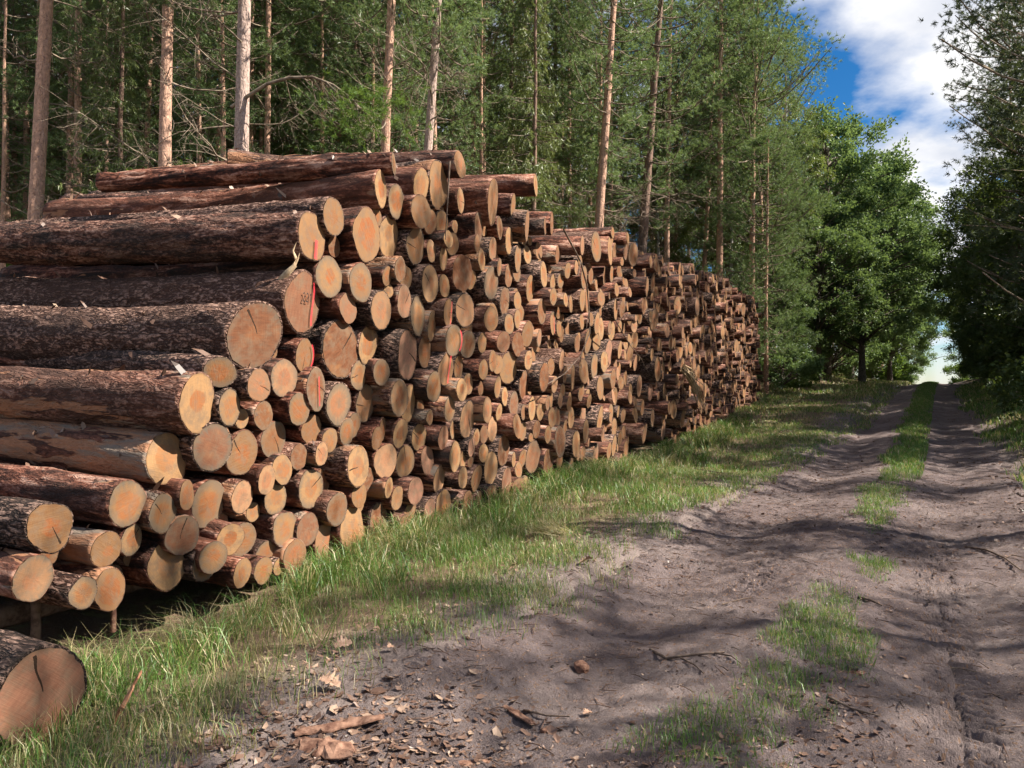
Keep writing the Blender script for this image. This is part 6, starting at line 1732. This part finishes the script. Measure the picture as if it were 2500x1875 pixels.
# clods of soil and bark along the right bank and the rut edges
g = Geo()
a, t = scatter(900, 3.5, 17, 1.35, 2.6, lambda a, t: np.exp(-((t - 2.0) / .32) ** 2) * sstep(4, 8, a))
a2, t2 = scatter(420, 2.6, 12, -2.4, 1.6, lambda a, t: .25 + .5 * np.exp(-((t + 1.9) / .2) ** 2))
P = np.vstack([place(a, t), place(a2, t2)])
SP = []
for i in range(4):
    for j in range(7): SP.append((math.cos(j / 7 * 6.283 + i) * math.sin((i + .6) / 4.2 * math.pi), math.sin(j / 7 * 6.283 + i) * math.sin((i + .6) / 4.2 * math.pi), math.cos((i + .6) / 4.2 * math.pi)))
SP = np.array(SP); fi = np.arange(3)[:, None] * 7 + np.arange(7)[None, :]; fj = np.arange(3)[:, None] * 7 + (np.arange(7)[None, :] + 1) % 7
FQ = np.stack([fi, fi + 7, fj + 7, fj], -1).reshape(-1, 4)
for k, p in enumerate(P):
    sz = grg.uniform(.010, .050) if k < len(a) else grg.uniform(.005, .020)
    W = SP * sz * grg.uniform(.6, 1.25, (28, 1)) * np.array([1, grg.uniform(.6, 1), .6]); az = grg.uniform(0, 6.28)
    W = np.stack([W[:, 0] * math.cos(az) - W[:, 1] * math.sin(az), W[:, 0] * math.sin(az) + W[:, 1] * math.cos(az), W[:, 2]], 1) + p
    g.V.append(W); g.A.append(np.full(28, grg.uniform(0, .45))); g.F4.append(FQ + g.n); g.n += 28
tag(obj('soil_clods', g.mesh('soil_clods', M_LITTER, smooth=False)), 'clods of soil and bark crumbs along the rut edges and the bank', 'soil clods', kind='stuff')

M_CHUNK = mat_simple('bark_chunk', (0.10, 0.045, 0.03), (0.30, 0.17, 0.115), 22, bumps=.8)
M_STICK = mat_simple('stick_bark', (0.075, 0.05, 0.038), (0.21, 0.15, 0.11), 18)
M_DRYLEAF = mat_simple('dry_oak_leaf', (0.24, 0.14, 0.095), (0.42, 0.28, 0.20), 30, bumps=.3)


def view_ground(u, v):
    """ground point under a photo bearing, flat near field"""
    Y = 2659.0 / (v - 830); x = (u - 1106) / 1662 * Y
    return x, Y


def rough_block(name, u, v, size, rz, label, cat, mat):
    x, y = view_ground(u, v); z = float(surf(x, y))
    rg = np.random.default_rng(int(u)); n, k = 9, 10
    q = np.linspace(-.5, .5, n); th = np.arange(k) / k * 2 * math.pi
    V = []
    for s in q:
        e = (1 - abs(2 * s) ** 6) ** .5 * .98 + .02
        sq = 1 / np.maximum(np.abs(np.cos(th)), np.abs(np.sin(th))) ** .6
        V.append(np.stack([np.full(k, s * size[0]) + rg.normal(0, .03 * size[0], k), np.cos(th) * size[1] / 2 * sq * e * (1 + rg.normal(0, .07, k)), np.sin(th) * size[2] / 2 * sq * e * (1 + rg.normal(0, .09, k)) + size[2] * .42], 1))
    V = np.vstack(V)
    i = (np.arange(n - 1)[:, None] * k + np.arange(k)[None, :]); j = (np.arange(n - 1)[:, None] * k + (np.arange(k)[None, :] + 1) % k)
    F = np.stack([i, j, j + k, i + k], -1).reshape(-1, 4)
    caps = np.stack([np.zeros(k - 2, int), np.arange(2, k), np.arange(1, k - 1)], 1); c2 = np.stack([np.zeros(k - 2, int), np.arange(1, k - 1), np.arange(2, k)], 1) + (n - 1) * k
    o = obj(name, mesh_np(name, V, [F, np.vstack([caps, c2])], [mat], smooth=False), loc=(x, y, z - .004), rot=(0, 0, rz))
    return tag(o, label, cat)


rough_block('wood_chunk', 1256, 1410, (.105, .075, .06), R(100), 'reddish-brown broken wood chunk lying on the left rut', 'wood chunk', M_CHUNK)
rough_block('wood_chunk', 1180, 1540, (.07, .035, .03), R(40), 'small dark wood chunk among the bark chips', 'wood chunk', M_CHUNK)


def curved_strip(name, u, v, length, width, rz, label, cat, mat, curl=.8, lift=0.0, pitch=0.0, seed=1):
    """slab of bark, curved across and ragged along its edges, with real thickness"""
    x, y = view_ground(u, v); z = float(surf(x, y)); rg = np.random.default_rng(seed)
    n, k = 12, 6; V = []
    for q in np.linspace(-.5, .5, n):
        w = width * (1 - abs(2 * q) ** 4 * .6) * (1 + rg.normal(0, .10)); c = rg.normal(0, width * .06)
        a_ = np.linspace(-curl, curl, k)
        V.append(np.stack([np.full(k, q * length) + rg.normal(0, .004, k), np.sin(a_) / math.sin(curl) * w / 2 + c, (np.cos(a_) - math.cos(curl)) * w * .6 + rg.normal(0, .0025, k)], 1))
    top = np.vstack(V); bot = top - np.array([0, 0, .007])
    gq = grid_faces(n, k); N = n * k
    b = np.concatenate([np.arange(k), np.arange(1, n) * k + k - 1, (n - 1) * k + np.arange(k - 2, -1, -1), np.arange(n - 2, 0, -1) * k]); b2 = np.roll(b, -1)
    F = np.vstack([gq[:, ::-1], gq + N, np.stack([b, b2, b2 + N, b + N], 1)])
    o = obj(name, mesh_np(name, np.vstack([top, bot]), F, [mat], smooth=False), loc=(x, y, z + .006 + lift), rot=(rg.normal(0, .15), pitch, rz))
    return tag(o, label, cat)


curved_strip('bark_piece', 735, 1575, .42, .075, R(25), 'long pinkish bark slab at the grass edge near the bottom', 'bark', M_CHUNK, seed=3)
curved_strip('bark_piece', 700, 1622, .30, .11, R(-20), 'broad dark bark slab at the bottom beside the long bark slab', 'bark', M_CHUNK, seed=4)
curved_strip('bark_piece', 1120, 1510, .26, .06, R(-55), 'bark slab lying on the heap of bark chips', 'bark', M_CHUNK, seed=5)
curved_strip('bark_piece', 1010, 1598, .22, .05, R(5), 'dark split bark slab at the lower edge of the chip heap', 'bark', M_CHUNK, seed=6)
curved_strip('bark_piece', 268, 1560, .30, .045, R(30), 'torn orange bark strip standing up in the grass', 'bark', mat_simple('orange_bark', (0.30, 0.12, 0.06), (0.46, 0.23, 0.13), 20), lift=.10, pitch=R(-62), seed=7)
curved_strip('bark_piece', 1845, 1455, .13, .03, R(10), 'small dark bark piece beside the middle grass strip', 'bark', M_CHUNK, seed=8)


def oak_leaf(u, v, size, rz, label, tilt=(0.2, 0.1), lift=.02, seed=1):
    """lobed dry leaf with a rib fold"""
    x, y = view_ground(u, v); z = float(surf(x, y)); rg = np.random.default_rng(seed)
    size = size * .62; n = 26; q = np.linspace(0, 1, n)
    half = size * (.08 + .30 * np.sin(q * math.pi) ** .8) * (1 + .34 * np.sin(q * 4.5 * 2 * math.pi)) * (q < .999)
    mid = np.stack([size * (q - .5), np.zeros(n), .05 * size * np.sin(q * 5)], 1)
    l = mid + np.stack([np.zeros(n), half, half * .55 + .02 * size * rg.normal(size=n)], 1); r = mid + np.stack([np.zeros(n), -half, half * .45 + .02 * size * rg.normal(size=n)], 1)
    V = np.vstack([l, mid, r]); V = np.vstack([V, V - np.array([0, 0, .0015])]); k = np.arange(n - 1); N = 3 * n
    T_ = np.vstack([np.stack([k, k + n, k + n + 1, k + 1], 1), np.stack([k + n, k + 2 * n, k + 2 * n + 1, k + n + 1], 1)])
    o = obj('dry_leaf', mesh_np('dry_leaf', V, [np.vstack([T_, T_[:, ::-1] + N])], [M_DRYLEAF]), loc=(x, y, z + lift), rot=(tilt[0], tilt[1], rz))
    return tag(o, label, 'leaf', 'large dry oak leaves')


oak_leaf(742, 1408, .17, R(20), 'large lobed brown leaf on the verge, upper one of two', (.35, -.2), .05, 2)
oak_leaf(712, 1500, .19, R(-10), 'large pale brown leaf under an upright bark stub', (.15, .2), .04, 3)
oak_leaf(845, 1415, .10, R(60), 'small brown leaf right of the large lobed leaf', (.3, .2), .03, 4)
oak_leaf(1265, 1240, .20, R(200), 'pale crumpled leaf at the grass edge by the left rut', (.3, .2), .04, 5)
oak_leaf(925, 1385, .12, R(120), 'brown leaf at the border of grass and track', (.5, .1), .03, 6)
oak_leaf(1270, 1515, .09, R(30), 'grey-brown leaf pressed flat on the left rut', (.0, .0), .008, 7)


def stick(name, pts, rad, label, mat=None, side=(), lift=.012, cat='stick', sub=None):
    """thin branch following ground bearings"""
    P = []
    for (u, v) in pts:
        x, y = view_ground(u, v); P.append((x, y, float(surf(x, y)) + lift))
    P = np.array(P)
    if sub is not None: P[:, 2] += np.array(sub)
    g = Geo(); g.tube(P, np.linspace(rad, rad * .5, len(P)), 6)
    for br in side:
        Q = np.array([(*view_ground(u, v), 0) for u, v in br]); Q[:, 2] = [float(surf(x, y)) + lift for x, y, _ in Q]
        g.tube(Q, np.linspace(rad * .6, rad * .25, len(Q)), 5)
    return tag(obj(name, g.mesh(name, mat or M_STICK)), label, cat)


stick('fallen_branch', [(1405, 1385), (1440, 1412), (1500, 1422), (1565, 1420)], .011, 'forked dead branch lying in the left rut', side=[[(1470, 1417), (1500, 1440), (1520, 1462)], [(1545, 1421), (1580, 1437), (1600, 1452)]])
stick('fallen_branch', [(2085, 1165), (2130, 1180), (2170, 1205), (2205, 1232)], .012, 'dark stick at the right edge of the track', side=[[(2170, 1205), (2190, 1200), (2212, 1205)]])
stick('fallen_branch', [(1140, 1500), (1180, 1512), (1230, 1520)], .006, 'thin stick on the bark chip heap')
stick('fallen_branch', [(1560, 1300), (1610, 1290), (1660, 1296)], .005, 'thin dark twig across the left rut')
stick('fallen_branch', [(1790, 1520), (1840, 1540), (1900, 1548)], .007, 'short stick at the foot of the middle grass strip')
stick('fallen_branch', [(2000, 1420), (2030, 1412), (2065, 1416), (2110, 1432)], .005, 'pale curved twig across the right tyre prints', mat=M_DEAD)
stick('fallen_branch', [(1855, 1290), (1880, 1300), (1905, 1304)], .012, 'thick short stick right of the middle grass strip')
stick('fallen_branch', [(1500, 1015), (1560, 1030), (1600, 1026)], .010, 'long dark twig in the sunny verge grass', lift=.05)
stick('fallen_branch', [(300, 1560), (360, 1528), (420, 1490)], .008, 'crooked twig leaning in the grass by the lone log', lift=.05)
# tuft of dead straw grass on the verge
x, y = view_ground(1205, 1165)
g = Geo(); n = 240
P = np.stack([grg.normal(x, .10, n), grg.normal(y, .10, n), np.full(n, float(surf(x, y)) + .02)], 1)
g.blades(P, np.stack([grg.normal(-.8, .5, n), grg.normal(-.2, .4, n), grg.uniform(.05, .7, n)], 1), grg.uniform(.15, .36, n), .006, grg.uniform(.8, 1, n), grg)
tag(obj('dry_grass_tussock', g.mesh('dry_grass_tussock', M_GRASS)), 'flattened straw-coloured tussock on the verge', 'grass tuft')
n = 300; x, y = view_ground(1360, 1290)

# things on and under the pile
def on_pile(s, h, p):
    q = P0 + PD * s + PN * p; return (q[0], q[1], h)


def pile_twig(pts, rad, label, side=()):
    g = Geo(); P = np.array([on_pile(*q) for q in pts]); g.tube(P, np.linspace(rad, rad * .4, len(P)), 5)
    for br in side: Q = np.array([on_pile(*q) for q in br]); g.tube(Q, np.linspace(rad * .5, rad * .2, len(Q)), 4)
    return tag(obj('loose_twig', g.mesh('loose_twig', M_STICK)), label, 'twig')


pile_twig([(5.3, 3.95, .25), (5.9, 3.55, .3), (6.2, 3.2, .3), (6.3, 2.8, .3), (6.4, 2.45, .28), (5.9, 2.05, .3), (5.2, 1.75, .3), (4.6, 1.6, .28)], .017, 'long crooked dead twig hanging over the middle log ends',
          side=[[(5.9, 3.55, .3), (5.7, 3.3, .34), (5.4, 3.25, .35)], [(6.3, 2.8, .3), (6.1, 2.6, .34), (6.0, 2.3, .34)], [(5.9, 2.05, .3), (5.8, 1.85, .35), (5.4, 1.9, .35)]])
pile_twig([(7.7, 2.75, .3), (8.6, 2.35, .3), (9.4, 2.1, .3), (10.0, 1.8, .3)], .010, 'thin twig slanting across the farther sunlit log ends')
pile_twig([(1.9, 4.1, .22), (1.85, 3.6, .22), (1.8, 3.2, .22)], .012, 'thin dark stick hanging down in front of the crest logs')
pile_twig([(2.2, 1.2, .3), (2.3, .8, .32), (2.1, .45, .34)], .005, 'fine twig hanging before the low log ends')
g = Geo(); rg = np.random.default_rng(31)
for k in range(26):
    s0, h0 = 13.2 + rg.normal(0, .10), 1.98 + rg.normal(0, .05); L_ = rg.uniform(.7, 1.3)
    pts = [on_pile(s0 + q * L_ * 1.5 * (1 + .1 * rg.normal()), h0 - L_ * (q * .35 + .55 * q * q) + rg.normal(0, .02), .30 + .05 * rg.normal() + .1 * q) for q in (0, .33, .66, 1)]
    g.tube(np.array(pts), [.016, .018, .012, .004], 4)
tag(obj('splintered_bark', g.mesh('splintered_bark', M_SPLINT)), 'bundle of splintered bark fibres hanging from the far part of the pile', 'bark')
# splinter standing on the end of the plated log above the numbered one
g = Geo()
b = np.array(on_pile(-.42, 2.62, -.02))
g.tube(np.array([b + np.array(v) for v in ((-.10, .03, -.14), (-.03, .01, -.06), (.035, 0, .0), (.045, 0, .07), (.02, 0, .13), (.05, 0, .20))]), [.035, .028, .020, .013, .009, .002], 6)
g.tube(np.array([b + np.array(v) for v in ((.035, 0, .0), (.06, .01, .06), (.075, .01, .11))]), [.012, .008, .002], 5)
tag(obj('splinter', g.mesh('splinter', M_SPLINT)), 'upright pale splinter beside the log numbered 221', 'splinter')
# squared wedge and hanging bark under the near bottom row
for (u, v0, v1, Y, w, lab) in ((76, 1300, 1390, 5.0, .03, 'short upright stake under the lowest left log'), (244, 1288, 1365, 5.25, .018, 'thin orange bark strip hanging under the lowest logs')):
    x = at_view(u, Y); z0, z1 = 1.6 + (830 - v1) / 1662 * Y, 1.6 + (830 - v0) / 1662 * Y
    g = Geo(); g.tube(np.array([(x, Y, z0), (x + .005, Y, (z0 + z1) / 2), (x, Y, z1 + .08)]), [w * 1.2, w, w * .9], 7)
    tag(obj('stake' if w > .02 else 'hanging_bark', g.mesh('stake', M_STICK if w > .02 else M_CHUNK)), lab, 'stake' if w > .02 else 'bark')
# two bearers that carry the pile
for p, lab in ((-.75, 'front bearer pole under the near end of the pile'), (-3.9, 'rear bearer pole under the near end of the pile')):
    g = Geo(); q = np.linspace(-3.3, 8, 12); P = np.array([on_pile(s, 0.02 + (.03 if s < 0 else 0), p) for s in q]); g.tube(P, .085, 9)
    tag(obj('bearer_pole', g.mesh('bearer_pole', M_STICK)), lab, 'pole', 'bearers under the pile')
